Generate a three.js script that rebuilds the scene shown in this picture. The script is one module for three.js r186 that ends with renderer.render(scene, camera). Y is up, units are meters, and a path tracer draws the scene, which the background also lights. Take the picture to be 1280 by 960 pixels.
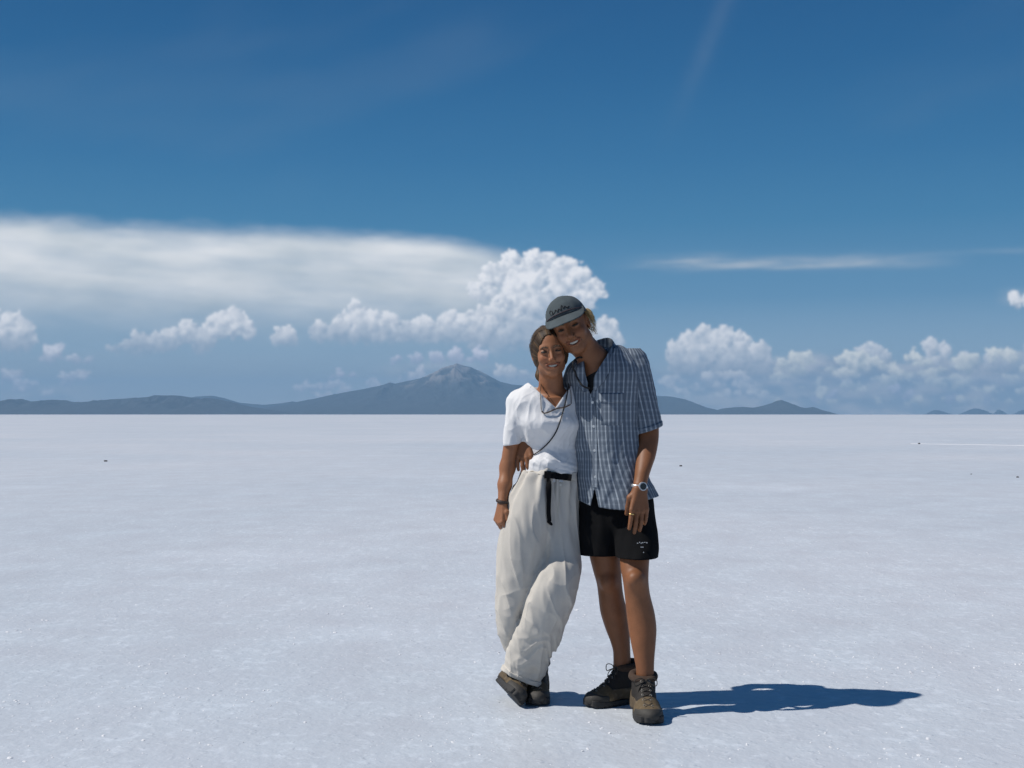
import * as THREE from 'three';
import { mergeGeometries } from 'three/addons/utils/BufferGeometryUtils.js';

// ---------------------------------------------------------------- camera, sky, sun, exposure
const scene = new THREE.Scene();
const FOCAL = 1500, HORIZON = 518, EYE = 1.28;               // focal length and horizon in photograph pixels (1280 x 960), eye height in metres
const camera = new THREE.PerspectiveCamera(2 * Math.atan(480 / FOCAL) * 180 / Math.PI, 4 / 3, 0.1, 400000);
const PITCH = Math.atan((HORIZON - 480) / FOCAL);
camera.position.set(0, EYE, 0);
camera.rotation.set(PITCH, 0, 0);
scene.add(camera);

const SUN_EL = 50.3 * Math.PI / 180, SUN_AZ = 0.13;            // sun on the left, a little on the camera's side
const sunDir = new THREE.Vector3(-Math.cos(SUN_EL) * Math.cos(SUN_AZ), Math.sin(SUN_EL), Math.cos(SUN_EL) * Math.sin(SUN_AZ));
const sun = new THREE.DirectionalLight(new THREE.Color().setRGB(1, 0.955, 0.89), 4.7);
sun.position.copy(sunDir).multiplyScalar(30).add(new THREE.Vector3(0.3, 0, -5.3));
sun.target.position.set(0.3, 0, -5.3);
sun.castShadow = true;
sun.shadow.mapSize.set(2048, 2048);
Object.assign(sun.shadow.camera, { left: -6, right: 6, top: 6, bottom: -6, near: 1, far: 80 });
scene.add(sun, sun.target);

const renderer = new THREE.WebGLRenderer({ antialias: true });
renderer.setSize(1024, 768);
renderer.toneMapping = THREE.LinearToneMapping;
renderer.toneMappingExposure = 1;
renderer.shadowMap.enabled = true;

// ---------------------------------------------------------------- small tools
let seed = 12345;
const rnd = () => { seed = (seed * 1664525 + 1013904223) >>> 0; return seed / 4294967296; };
const clamp = (x, a = 0, b = 1) => x < a ? a : x > b ? b : x;
const mix = (a, b, t) => a + (b - a) * t;
const sst = (a, b, x) => { const t = clamp((x - a) / (b - a)); return t * t * (3 - 2 * t); };
const PERM = new Uint8Array(512);
{ const p = [...Array(256).keys()]; for (let i = 255; i > 0; i--) { const j = Math.floor(rnd() * (i + 1)); [p[i], p[j]] = [p[j], p[i]]; } for (let i = 0; i < 512; i++) PERM[i] = p[i & 255]; }
const grad = (h, x, y, z) => { h &= 15; const u = h < 8 ? x : y, v = h < 4 ? y : h === 12 || h === 14 ? x : z; return ((h & 1) ? -u : u) + ((h & 2) ? -v : v); };
function n3(x, y, z) {
  const X = Math.floor(x), Y = Math.floor(y), Z = Math.floor(z); x -= X; y -= Y; z -= Z;
  const u = x * x * x * (x * (x * 6 - 15) + 10), v = y * y * y * (y * (y * 6 - 15) + 10), w = z * z * z * (z * (z * 6 - 15) + 10);
  const xi = X & 255, yi = Y & 255, zi = Z & 255;
  const A = PERM[xi] + yi, B = PERM[xi + 1] + yi, AA = PERM[A & 255] + zi, AB = PERM[(A + 1) & 255] + zi, BA = PERM[B & 255] + zi, BB = PERM[(B + 1) & 255] + zi;
  return mix(mix(mix(grad(PERM[AA & 255], x, y, z), grad(PERM[BA & 255], x - 1, y, z), u), mix(grad(PERM[AB & 255], x, y - 1, z), grad(PERM[BB & 255], x - 1, y - 1, z), u), v),
    mix(mix(grad(PERM[(AA + 1) & 255], x, y, z - 1), grad(PERM[(BA + 1) & 255], x - 1, y, z - 1), u), mix(grad(PERM[(AB + 1) & 255], x, y - 1, z - 1), grad(PERM[(BB + 1) & 255], x - 1, y - 1, z - 1), u), v), w);
}
function fbm(x, y, z, o = 4) { let s = 0, a = 0.5; for (let i = 0; i < o; i++) { s += a * n3(x, y, z); x = x * 2.03 + 17.1; y = y * 2.03 + 5.3; z = z * 2.03 + 9.7; a *= 0.5; } return s; }
const V = (x, y, z) => new THREE.Vector3(x, y, z);
// the point at depth D (metres in front of the camera plane) whose bearing was measured at photograph pixel (px, py)
const cosP = Math.cos(PITCH), sinP = Math.sin(PITCH);
function pt(px, py, D) {
  const x = (px - 640) / FOCAL, y = (480 - py) / FOCAL, dy = y * cosP + sinP, dz = y * sinP - cosP, s = D / -dz;
  return V(x * s, EYE + dy * s, -D);
}
const azOf = (px) => Math.atan((px - 640) / FOCAL) * 180 / Math.PI;
const elOf = (px, py) => Math.atan((HORIZON - py) / FOCAL * Math.cos(Math.atan((px - 640) / FOCAL))) * 180 / Math.PI;

// ---------------------------------------------------------------- sky: air, veils, cumulus, as one computed panorama
{
  const W = 4096, H = 2048, data = new Float32Array(W * H * 4), DEG = 360 / W;
  const stops = [[0, .60, .68, .74], [1.2, .48, .60, .70], [3, .31, .47, .615], [5.5, .12, .295, .485], [9, .046, .207, .40], [12, .025, .158, .35], [16, .0125, .115, .29], [20, .008, .088, .245], [35, .007, .062, .185], [90, .006, .05, .155]];
  const air = (el) => {
    let i = 0; while (i < stops.length - 2 && el > stops[i + 1][0]) i++;
    const a = stops[i], b = stops[i + 1], t = clamp((el - a[0]) / (b[0] - a[0]));
    return [1, 2, 3].map((c) => mix(a[c], b[c], t));
  };
  const row0 = H / 2, colAz = (c) => { let a = (c + 0.5) * DEG - 180 + 90; if (a > 180) a -= 360; return a; };   // az 0 = camera's forward (-z), to the right positive
  const azCol = (a) => { let c = (a + 90) / DEG; c %= W; if (c < 0) c += W; return c; };
  for (let r = 0; r < H; r++) {
    const el = (r + 0.5) * DEG - 90, c3 = air(Math.max(0, el));
    for (let c = 0; c < W; c++) { const k = (r * W + c) * 4; data[k] = c3[0]; data[k + 1] = c3[1]; data[k + 2] = c3[2]; data[k + 3] = 1; }
  }
  const over = (r, c, R, G, B, a) => { if (a <= 0) return; const k = (r * W + c) * 4; data[k] += (R - data[k]) * a; data[k + 1] += (G - data[k + 1]) * a; data[k + 2] += (B - data[k + 2]) * a; };
  const each = (e0, e1, f) => { for (let r = row0 + Math.floor(e0 / DEG); r < row0 + e1 / DEG; r++) { const el = (r + 0.5) * DEG - 90; for (let c = 0; c < W; c++) f(r, c, colAz(c), el); } };
  // noise round the whole horizon without a seam
  const ring = (az, el, fa, fe, o, s) => { const t = az * Math.PI / 180, R = fa * 57.3; return fbm(Math.cos(t) * R + s, el * fe + s * 1.7, Math.sin(t) * R - s, o); };
  // thin high cirrus and an old vapour trail
  each(6, 34, (r, c, az, el) => {
    let a = sst(0.08, 0.5, ring(az, el - az * 0.25, 0.05, 0.16, 4, 31)) * 0.05 * sst(6, 14, el);
    const tr = Math.abs((az - azOf(875)) * 0.91 - (el - elOf(875, 80)) * 0.42), along = el - elOf(875, 80);
    if (tr < 2) a += 0.075 * Math.exp(-tr * tr / 0.22) * sst(-4.5, 1, along) * (0.7 + 0.6 * ring(az, el, 0.8, 0.6, 3, 5));
    over(r, c, .42, .47, .53, clamp(a));
  });
  // broad veils (spread anvil tops): [azimuth from, to, top elevation, bottom elevation, strength]
  const veils = [[-52, azOf(672), 8.62, 2.9, 1.0], [62, 108, 9.8, 4.5, 0.75], [140, 196, 8.2, 3.6, 0.8], [-135, -96, 10.5, 5.0, 0.7]];
  each(1, 13.5, (r, c, az, el) => {
    for (const [a0, a1, top, bot, str] of veils) {
      let z = az; if (z < a0 - 20) z += 360;
      if (z < a0 - 3 || z > a1 + 3) continue;
      const e = el + 0.55 * ring(az, el, 0.10, 0.3, 4, 3) + 0.34 * ring(az, el, 0.55, 1.6, 4, 8), tp = top - 1.2 * sst(a1 - 7, a1 + 1, z) - 0.25 * sst(a0 + 30, a0, z);
      const streak = ring(az, el + az * 0.03, 0.22, 1.5, 5, 13), h = (e - bot) / (tp - bot);
      let a = sst(1.06, 0.86, h) * mix(0.16, 1, sst(0.0, 0.58, h)) * str * clamp(0.92 + 0.4 * streak);
      a *= sst(a0 - 2, a0 + 6, z) * sst(a1 + 1.2, a1 - 3.5, z + 0.8 * streak);
      const b = clamp(0.5 + 0.55 * (h - 0.45) + 0.8 * ring(az, el, 0.25, 0.7, 4, 41));
      over(r, c, mix(.52, .92, b), mix(.595, .93, b), mix(.645, .94, b), clamp(a));
    }
  });
  // long lens-shaped streaks of altocumulus
  const streaks = [[azOf(980), elOf(980, 331), 8.4, 0.34, 0.62], [azOf(1290), elOf(1280, 372), 1.6, 0.35, 0.8], [azOf(1240), elOf(1240, 316), 4, 0.12, 0.12], [55, 7.4, 6, 0.4, 0.5], [-75, 11, 8, 0.4, 0.4], [120, 12, 9, 0.5, 0.4], [-160, 11.5, 7, 0.4, 0.5]];
  each(4, 14, (r, c, az, el) => {
    for (const [a0, e0, w, h, str] of streaks) {
      let z = az - a0; if (z > 180) z -= 360; if (z < -180) z += 360;
      if (Math.abs(z) > w * 1.2) continue;
      const e = (el - e0 + 0.018 * z + 0.22 * ring(az, el, 0.25, 0.9, 3, 21)) / h, n = ring(az, el, 0.5, 3.2, 4, 55), x = z / w;
      const body = Math.exp(-(e > 0 ? e * e * 0.9 : e * e * 3.2)) * sst(1.05, 0.35, Math.abs(x + 0.12 * n));
      over(r, c, .56, .61, .66, clamp(body * str * (0.85 + 1.3 * n)));
    }
  });
  // low far cloud decks, seen edge-on over the horizon
  const decks = [[azOf(840), azOf(1330), 3.1, 1.0, 2], [azOf(-40), azOf(130), 1.5, 0.5, 7], [azOf(350), azOf(520), 1.25, 0.5, 9], [azOf(470), azOf(860), 2.6, 0.55, 4], [36, 60, 2.6, 0.7, 6], [80, 130, 2.9, 0.7, 11], [150, 215, 2.4, 0.7, 12], [-140, -80, 2.7, 0.7, 15], [-70, -40, 1.9, 0.6, 17]];
  each(0, 5, (r, c, az, el) => {
    for (const [a0, a1, top, str, s] of decks) {
      let z = az; if (z < a0 - 40) z += 360;
      if (z < a0 - 2 || z > a1 + 2) continue;
      const n = ring(az, el, 0.75, 1.9, 5, s), t = top * (0.88 + 0.6 * ring(az, 0, 0.16, 1, 3, s + 3)) * (1 + 0.1 * n);
      const side = sst(a0 - 1.5, a0 + 3, z) * sst(a1 + 1.5, a1 - 3, z);
      const a = sst(t * 1.03, t * 0.82, el + 0.25 * n) * str * side * clamp(0.8 + 0.9 * n + 0.1 * el);
      const b = clamp(0.36 + 2.4 * n + 0.25 * (el / top));
      over(r, c, mix(.33, .72, b), mix(.42, .74, b), mix(.55, .79, b), clamp(a));
    }
  });
  // cumulus: each cloud is a heap of overlapping billows, lit by the sun
  const L = [-0.62, 0.72, 0.30];
  function cumulus(puffs, { base, soft = 0.35, dim = 1, seedAt = 1, flat = true }) {            // puffs: [az, el, radius] in degrees
    seed = 977 * seedAt + 11;
    const all = [], fill = puffs.filter(([, e, R]) => flat && e - R * 0.7 > base).map(([a, e, R]) => [a + R * 0.3 * (rnd() - 0.5), Math.max(base + R * 0.2, e - R * 0.75), R * 0.95]);
    for (const [a, e, R] of [...puffs, ...fill]) {
      all.push([a, e, 0, R]);
      const n1 = 7;
      for (let i = 0; i < n1; i++) {
        const t = (i + rnd() * 0.8) / n1 * Math.PI * 2, q = R * (0.55 + 0.35 * rnd()), r1 = R * (0.22 + 0.5 * rnd() * (0.4 + 0.6 * rnd()));
        const x = a + Math.cos(t) * q, y = e + Math.sin(t) * q * 0.85, zz = R * (0.15 + 0.75 * rnd());
        all.push([x, y, zz, r1]);
        for (let j = 0; j < 4; j++) { const t2 = rnd() * 6.283, q2 = r1 * (0.6 + 0.5 * rnd()); all.push([x + Math.cos(t2) * q2, y + Math.sin(t2) * q2, zz + r1 * (0.1 + 0.5 * rnd()), r1 * (0.2 + 0.4 * rnd())]); }
      }
    }
    let a0 = 1e9, a1 = -1e9, e1 = -1e9;
    for (const [x, y, , r] of all) { a0 = Math.min(a0, x - r); a1 = Math.max(a1, x + r); e1 = Math.max(e1, y + r); }
    a0 -= 0.4; a1 += 0.4; e1 += 0.4;
    const e0 = Math.max(0, base - 0.9), nc = Math.ceil((a1 - a0) / DEG), nr = Math.ceil((e1 - e0) / DEG), m = nc * nr;
    const sw = new Float32Array(m), sl = new Float32Array(m), ed = new Float32Array(m).fill(-9), wx = new Float32Array(m), wy = new Float32Array(m);
    const c0 = Math.floor(azCol(a0)), r0 = row0 + Math.floor(e0 / DEG), s = seedAt * 3.7;
    for (let j = 0; j < nr; j++) for (let i = 0; i < nc; i++) {
      const a = a0 + i * DEG, e = (r0 + j - row0 + 0.5) * DEG, k = j * nc + i;
      wx[k] = a + 0.16 * n3(a * 1.7, e * 1.7, s) + 0.09 * n3(a * 4.1, e * 4.1, s + 3) + 0.05 * n3(a * 9, e * 9, s + 5);
      wy[k] = e + 0.16 * n3(a * 1.7, e * 1.7, s + 9) + 0.09 * n3(a * 4.1, e * 4.1, s + 13) + 0.05 * n3(a * 9, e * 9, s + 15);
    }
    for (const [x, y, zz, R] of all) {
      const i0 = Math.max(0, Math.floor((x - R - 0.35 - a0) / DEG)), i1 = Math.min(nc - 1, Math.ceil((x + R + 0.35 - a0) / DEG)), j0 = Math.max(0, Math.floor((y - R - 0.35 - e0) / DEG)), j1 = Math.min(nr - 1, Math.ceil((y + R + 0.35 - e0) / DEG));
      for (let j = j0; j <= j1; j++) for (let i = i0; i <= i1; i++) {
        const k = j * nc + i, dx = (wx[k] - x) / R, dy = (wy[k] - y) / R, d2 = dx * dx + dy * dy, q = (1 - d2) * Math.min(1, R / 0.42);
        if (q > ed[k]) ed[k] = q;
        if (d2 > 1) continue;
        const nz = Math.sqrt(1 - d2), h = zz + R * nz, w = Math.exp(Math.min(40, 7 * h)) * nz;
        sw[k] += w; sl[k] += w * (dx * L[0] + dy * L[1] + nz * L[2]);
      }
    }
    for (let j = 0; j < nr; j++) for (let i = 0; i < nc; i++) {
      const k = j * nc + i; if (ed[k] < -0.3) continue;
      const a = a0 + i * DEG, e = (r0 + j - row0 + 0.5) * DEG, n = fbm(a * 2.6, e * 2.6, s + 21, 4);
      let al = sst(0.0, 0.20, ed[k] + 0.40 * n) * sst(base - soft * 0.6, base + soft * 0.7, wy[k] + 0.3 * n);
      const nl = sw[k] > 0 ? sl[k] / sw[k] : 0.3, up = sst(base - 0.1, base + (e1 - base) * 0.55, e);
      const b = clamp((0.06 + 0.80 * sst(-0.40, 0.78, nl) + 0.8 * n) * mix(0.35, 1, up) + 0.18 * up);
      over(r0 + j, (c0 + i) % W, mix(.35, 1.06, b) * dim, mix(.44, 1.05, b) * dim, mix(.56, 1.07, b), al * mix(0.78, 0.97, b));
    }
  }
  const P = (list) => list.map(([x, y, r]) => [azOf(x), elOf(x, y), r / 26.2]);
  const B = (x, y) => elOf(x, y);
  cumulus(P([[598, 364, 13], [614, 344, 17], [640, 333, 19], [668, 328, 16], [684, 326, 13], [704, 336, 17], [724, 346, 17], [742, 362, 14], [724, 374, 15], [694, 364, 26], [655, 366, 32], [628, 390, 20], [655, 402, 24], [606, 398, 16], [634, 424, 22], [600, 424, 16], [665, 425, 20], [690, 395, 18]]), { base: B(650, 440), soft: 0.6, seedAt: 1, flat: false });
  cumulus(P([[752, 412, 15], [764, 425, 14], [738, 420, 16]]), { base: B(752, 440), seedAt: 2 });
  cumulus(P([[400, 412, 11], [425, 407, 15], [455, 402, 17], [480, 405, 17], [505, 412, 13], [530, 408, 15], [560, 408, 18], [590, 412, 18], [610, 408, 15], [440, 420, 14], [480, 422, 14], [570, 425, 16]]), { base: B(500, 428), soft: 0.3, seedAt: 3 });
  cumulus(P([[140, 440, 8], [160, 434, 10], [175, 425, 11], [195, 424, 10], [215, 420, 11], [235, 410, 12], [258, 414, 11], [275, 402, 13], [292, 400, 14], [308, 406, 11], [200, 436, 10], [250, 428, 10]]), { base: B(210, 441), soft: 0.3, seedAt: 4 });
  cumulus(P([[355, 418, 11], [362, 426, 9], [346, 426, 7]]), { base: B(355, 432), soft: 0.3, seedAt: 5 });
  cumulus(P([[5, 412, 17], [22, 408, 16], [-20, 412, 20], [32, 422, 9], [8, 428, 15]]), { base: B(10, 440), soft: 0.35, seedAt: 6 });
  cumulus(P([[62, 440, 8], [72, 437, 7], [95, 448, 6], [112, 450, 6], [58, 448, 6]]), { base: B(80, 454), soft: 0.25, seedAt: 7, dim: 0.95 });
  cumulus(P([[845, 440, 13], [860, 428, 14], [878, 422, 16], [902, 420, 15], [904, 412, 9], [922, 430, 16], [942, 445, 15], [880, 445, 20], [910, 450, 20], [850, 458, 14], [955, 458, 12]]), { base: B(890, 472), soft: 0.5, seedAt: 8 });
  cumulus(P([[1078, 438, 7], [1092, 436, 8], [1104, 446, 8]]), { base: B(1090, 455), soft: 0.3, seedAt: 9 });
  cumulus(P([[1165, 430, 8], [1180, 436, 8], [1163, 452, 9], [1205, 452, 12], [1240, 448, 10], [1255, 450, 10], [1215, 460, 10]]), { base: B(1200, 466), soft: 0.35, seedAt: 10 });
  cumulus(P([[1278, 446, 8], [1295, 440, 12], [1272, 374, 7], [1290, 370, 9]]), { base: B(1285, 460), soft: 0.4, seedAt: 11 });
  cumulus(P([[425, 470, 6], [440, 469, 5], [412, 472, 4]]), { base: B(425, 475), soft: 0.2, seedAt: 12, dim: 0.9 });
  cumulus(P([[515, 470, 6], [528, 466, 7], [500, 474, 5]]), { base: B(515, 478), soft: 0.2, seedAt: 13, dim: 0.95 });
  cumulus(P([[520, 450, 8], [545, 447, 9], [570, 444, 9], [600, 446, 11], [495, 450, 6]]), { base: B(540, 454), soft: 0.2, seedAt: 14, dim: 0.9 });
  cumulus(P([[625, 463, 8], [640, 468, 9], [655, 470, 8]]), { base: B(640, 478), soft: 0.25, seedAt: 15 });
  cumulus(P([[1020, 500, 5], [1040, 494, 6], [1120, 486, 6], [1135, 492, 6], [1060, 478, 6], [1190, 496, 6], [1235, 500, 5]]), { base: B(1100, 505), soft: 0.2, seedAt: 16, dim: 0.88 });
  seed = 808; { // the far bank on the right and the thin lines of small clouds low on the left
    const small = (n, x0, x1, y0, y1, sAt, dim) => { for (let k = 0; k < 3; k++) { const l = []; for (let i = 0; i < n; i++) { const t = (k + rnd()) / 3, x = mix(x0, x1, rnd()), y = mix(y0, y1, t), r = mix(6.5, 2.6, t) * (0.6 + 0.8 * rnd()); for (let j = 0; j < 3; j++) l.push([x + (j - 1) * r * (0.8 + 0.5 * rnd()), y - r * 0.4 * rnd(), r * (0.7 + 0.4 * rnd())]); } const kp = seed; cumulus(P(l), { base: B((x0 + x1) / 2, mix(y0, y1, (k + 1) / 3) + 6), soft: 0.3, seedAt: sAt + k, dim, flat: false }); seed = kp; } };
    small(26, 955, 1300, 446, 506, 40, 1.1); small(8, 835, 960, 470, 500, 45, 1); small(5, -20, 110, 470, 496, 50, 0.95); small(6, 370, 480, 476, 500, 55, 0.95);
  }
  seed = 4242;
  for (let a = 30; a < 330; a += 7 + 8 * rnd()) {                                    // the same weather goes on all round
    const e = 1.6 + 3 * rnd(), n = 4 + Math.floor(rnd() * 7), big = 0.35 + 0.5 * rnd(), list = [];
    for (let i = 0; i < n; i++) list.push([(a > 180 ? a - 360 : a) + (i - n / 2) * big * 0.9, e + big * (0.3 + 0.9 * rnd()) * Math.sin((i + 0.7) / n * 3), big * (0.6 + 0.6 * rnd())]);
    const keep = seed; cumulus(list, { base: e - 0.1, soft: 0.35, seedAt: 20 + Math.floor(a) }); seed = keep;
  }
  const sky = new THREE.DataTexture(data, W, H, THREE.RGBAFormat, THREE.FloatType);
  sky.mapping = THREE.EquirectangularReflectionMapping; sky.magFilter = sky.minFilter = THREE.LinearFilter; sky.needsUpdate = true;
  scene.background = sky; scene.environment = sky;
}

// ---------------------------------------------------------------- ground and mountains
const tagged = (o, label, category, group, kind) => { if (label) o.userData.label = label; if (category) o.userData.category = category; if (group) o.userData.group = group; if (kind) o.userData.kind = kind; return o; };
function geo(pos, idx, { uv, col, nor } = {}) {
  const g = new THREE.BufferGeometry();
  g.setAttribute('position', new THREE.BufferAttribute(pos instanceof Float32Array ? pos : new Float32Array(pos), 3));
  if (idx) g.setIndex(new THREE.BufferAttribute(idx instanceof Uint32Array ? idx : new Uint32Array(idx), 1));
  if (uv) g.setAttribute('uv', new THREE.BufferAttribute(uv instanceof Float32Array ? uv : new Float32Array(uv), 2));
  if (col) g.setAttribute('color', new THREE.BufferAttribute(col instanceof Float32Array ? col : new Float32Array(col), 3));
  if (nor) g.setAttribute('normal', new THREE.BufferAttribute(nor instanceof Float32Array ? nor : new Float32Array(nor), 3)); else g.computeVertexNormals();
  return g;
}
function dataTex(n, f, repeat, srgb = true) {                 // f(x, y) -> [r, g, b] 0..1, tileable by its own means
  const d = new Uint8Array(n * n * 4);
  for (let y = 0; y < n; y++) for (let x = 0; x < n; x++) { const c = f(x / n, y / n), k = (y * n + x) * 4; d[k] = clamp(c[0]) * 255; d[k + 1] = clamp(c[1]) * 255; d[k + 2] = clamp(c[2]) * 255; d[k + 3] = 255; }
  const t = new THREE.DataTexture(d, n, n); t.wrapS = t.wrapT = THREE.RepeatWrapping; t.magFilter = THREE.LinearFilter; t.minFilter = THREE.LinearMipmapLinearFilter; t.generateMipmaps = true;
  if (srgb) t.colorSpace = THREE.SRGBColorSpace;
  t.repeat.set(repeat, repeat); t.needsUpdate = true; return t;
}
// noise that repeats every 1 in x and y (period in lattice cells must be whole)
function tile(x, y, f, z, o = 4) { let s = 0, a = 0.5, p = f; for (let i = 0; i < o; i++) { s += a * tn(x * p, y * p, p, z + i * 7); a *= 0.55; p *= 2; } return s; }
const COS = Float32Array.from({ length: 256 }, (_, i) => Math.cos(i * 0.02454)), SIN = Float32Array.from({ length: 256 }, (_, i) => Math.sin(i * 0.02454));
function tn(x, y, p, z) {
  const X = Math.floor(x), Y = Math.floor(y), fx = x - X, fy = y - Y, u = fx * fx * fx * (fx * (fx * 6 - 15) + 10), v = fy * fy * fy * (fy * (fy * 6 - 15) + 10);
  const i0 = X % p, i1 = (X + 1) % p, j0 = Y % p, j1 = (Y + 1) % p, A = PERM[i0 & 255], B = PERM[i1 & 255];
  const a = PERM[(PERM[(A + j0) & 255] + z) & 255], b = PERM[(PERM[(B + j0) & 255] + z) & 255], c = PERM[(PERM[(A + j1) & 255] + z) & 255], d = PERM[(PERM[(B + j1) & 255] + z) & 255];
  return mix(mix(COS[a] * fx + SIN[a] * fy, COS[b] * (fx - 1) + SIN[b] * fy, u), mix(COS[c] * fx + SIN[c] * (fy - 1), COS[d] * (fx - 1) + SIN[d] * (fy - 1), u), v) * 1.4;
}
{
  // salt: colour grain (white crusts on greyer, damp salt) and relief, each with its own tile size
  const map = dataTex(1024, (x, y) => {
    const a = tile(x, y, 6, 1, 5), b = tile(x, y, 40, 2, 3), crust = sst(0.14, 0.42, b + 0.35 * a), pit = sst(0.25, 0.6, tile(x, y, 64, 5, 2));
    const v = 0.92 + 0.045 * a + 0.018 * b + 0.04 * crust - 0.032 * pit;
    return [v - 0.006 - 0.012 * a, v, v + 0.004];
  }, 1 / 3.1);
  const bump = dataTex(1024, (x, y) => { const v = 0.42 + 0.4 * tile(x, y, 12, 11, 4) + 0.30 * tile(x, y, 56, 12, 3) + 0.28 * sst(0.2, 0.5, tile(x, y, 36, 15, 3)); return [v, v, v]; }, 1 / 2.3, false);
  const salt = new THREE.MeshStandardMaterial({ color: new THREE.Color().setRGB(1, 1, 1), vertexColors: true, map, bumpMap: bump, bumpScale: 0.0062, roughness: 0.46 });
  const NA = 720, radii = [];
  for (let r = 0.25; r < 58000; r *= r < 300 ? 1.021 : 1.09) radii.push(r);
  const NR = radii.length, pos = new Float32Array((NA * NR + 1) * 3), col = new Float32Array((NA * NR + 1) * 3), uv = new Float32Array((NA * NR + 1) * 2), idx = [];
  const put = (k, x, z) => {
    const q = Math.hypot(x, z), n1 = fbm(x * 0.11, z * 0.11, 3, 5), n2 = fbm(x * 0.9 + 4, z * 0.9, 7, 4), n3_ = fbm(x * 0.018, z * 0.018, 11, 4), pale = sst(0.12, 0.4, fbm(x * 0.35 + 9, z * 0.5, 23, 4));
    const fade = q > 400 ? 0.4 : 1, v = 0.69 + fade * (0.075 * n1 + 0.04 * n2 + 0.05 * n3_) + fade * 0.05 * pale, damp = clamp(0.5 - 1.3 * n1 - 0.5 * n3_);
    pos[k * 3] = x; pos[k * 3 + 1] = q < 60 ? 0.004 * n2 * sst(60, 20, q) : 0; pos[k * 3 + 2] = z;
    col[k * 3] = v * (0.985 - 0.045 * damp); col[k * 3 + 1] = v; col[k * 3 + 2] = v * (1.055 + 0.03 * damp);
    uv[k * 2] = x; uv[k * 2 + 1] = z;
  };
  put(0, 0, 0);
  for (let i = 0; i < NR; i++) for (let j = 0; j < NA; j++) { const t = j / NA * Math.PI * 2; put(1 + i * NA + j, Math.sin(t) * radii[i], Math.cos(t) * radii[i]); }
  for (let j = 0; j < NA; j++) idx.push(0, 1 + j, 1 + (j + 1) % NA);
  for (let i = 0; i < NR - 1; i++) for (let j = 0; j < NA; j++) { const a = 1 + i * NA + j, b = 1 + i * NA + (j + 1) % NA, c = a + NA, d = b + NA; idx.push(a, c, b, b, c, d); }
  const ground = new THREE.Mesh(geo(pos, idx, { uv, col }), salt); ground.name = 'salt_flat'; ground.receiveShadow = true; ground.castShadow = true;
  scene.add(tagged(ground, 'flat white salt crust reaching to the horizon', 'ground', null, 'structure'));

  // loose salt crumbs on the crust
  const crumb = new THREE.IcosahedronGeometry(1, 0); { const p = crumb.attributes.position; for (let i = 0; i < p.count; i++) { const n = 1 + 0.45 * n3(p.getX(i) * 1.9 + 3, p.getY(i) * 1.9, p.getZ(i) * 1.9); p.setXYZ(i, p.getX(i) * n, p.getY(i) * n * 0.5, p.getZ(i) * n); } crumb.computeVertexNormals(); }
  seed = 99;
  const N = 4500, inst = new THREE.InstancedMesh(crumb, new THREE.MeshStandardMaterial({ color: new THREE.Color().setRGB(0.68, 0.69, 0.72), roughness: 0.6 }), N), m4 = new THREE.Matrix4(), q = new THREE.Quaternion(), e = new THREE.Euler(), s3 = V(1, 1, 1), p3 = V(0, 0, 0);
  for (let i = 0; i < N; i++) {
    let d, x;
    do { d = 2.2 + 15 * rnd() * rnd(); x = (rnd() - 0.5) * d * 1.25; } while (fbm(x * 0.9 + 4, -d * 0.9, 7, 3) + 0.5 * fbm(x * 3, d * 3, 2, 2) < -0.12 + 0.25 * rnd());
    const sc = 0.002 + 0.006 * rnd() * rnd() * rnd() + (rnd() < 0.04 ? 0.004 * rnd() : 0);
    e.set(rnd() * 0.5, rnd() * 6.28, rnd() * 0.5); q.setFromEuler(e); p3.set(x, 0.004 * fbm(x * 0.9 + 4, -d * 0.9, 7, 4) + sc * 0.1, -d); s3.set(sc * (1 + rnd()), sc, sc * (1 + 0.6 * rnd()));
    inst.setMatrixAt(i, m4.compose(p3, q, s3));
  }
  inst.name = 'salt_crumbs'; inst.castShadow = inst.receiveShadow = true;
  scene.add(tagged(inst, 'scattered loose crumbs of white salt on the crust', 'salt', null, 'stuff'));

  // a low pale ridge of salt far out
  const rp = [], ri = [], seg = 60;
  for (let i = 0; i <= seg; i++) { const t = i / seg, x = mix(17.4, 24, t), z = mix(-52.5, -46.5, t) + 0.4 * n3(t * 5, 2, 1), w = 0.11 + 0.05 * n3(t * 9, 4, 4), h = 0.016 + 0.012 * n3(t * 14, 7, 3); rp.push(x, -0.01, z - w, x, h, z, x, -0.01, z + w); if (i < seg) for (let k = 0; k < 2; k++) { const a = i * 3 + k; ri.push(a, a + 1, a + 3, a + 1, a + 4, a + 3); } }
  const ridge = new THREE.Mesh(geo(rp, ri), new THREE.MeshStandardMaterial({ color: new THREE.Color().setRGB(0.67, 0.68, 0.71), roughness: 0.8, side: THREE.DoubleSide })); ridge.name = 'salt_ridge';
  scene.add(tagged(ridge, 'thin pale ridge of salt far out on the flat', 'ground', null, 'structure'));

  // small dark stones far out
  for (const [px, py, w] of [[132, 577, 0.048], [851, 583, 0.036], [1149, 555, 0.055], [1214, 593, 0.018], [1272, 597, 0.028]]) {
    const D = EYE * FOCAL / (py - HORIZON) * 1.003, c = pt(px, py, D), g = new THREE.IcosahedronGeometry(1, 2), p = g.attributes.position;
    for (let i = 0; i < p.count; i++) { const x = p.getX(i), y = p.getY(i), z = p.getZ(i), n = 1 + 0.5 * n3(x * 1.3 + px, y * 1.3, z * 1.3) + 0.2 * n3(x * 4 + px, y * 4, z * 4); p.setXYZ(i, x * n, y * n * 0.55, z * n * 0.8); }
    g.computeVertexNormals(); g.scale(w, w, w);
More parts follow.
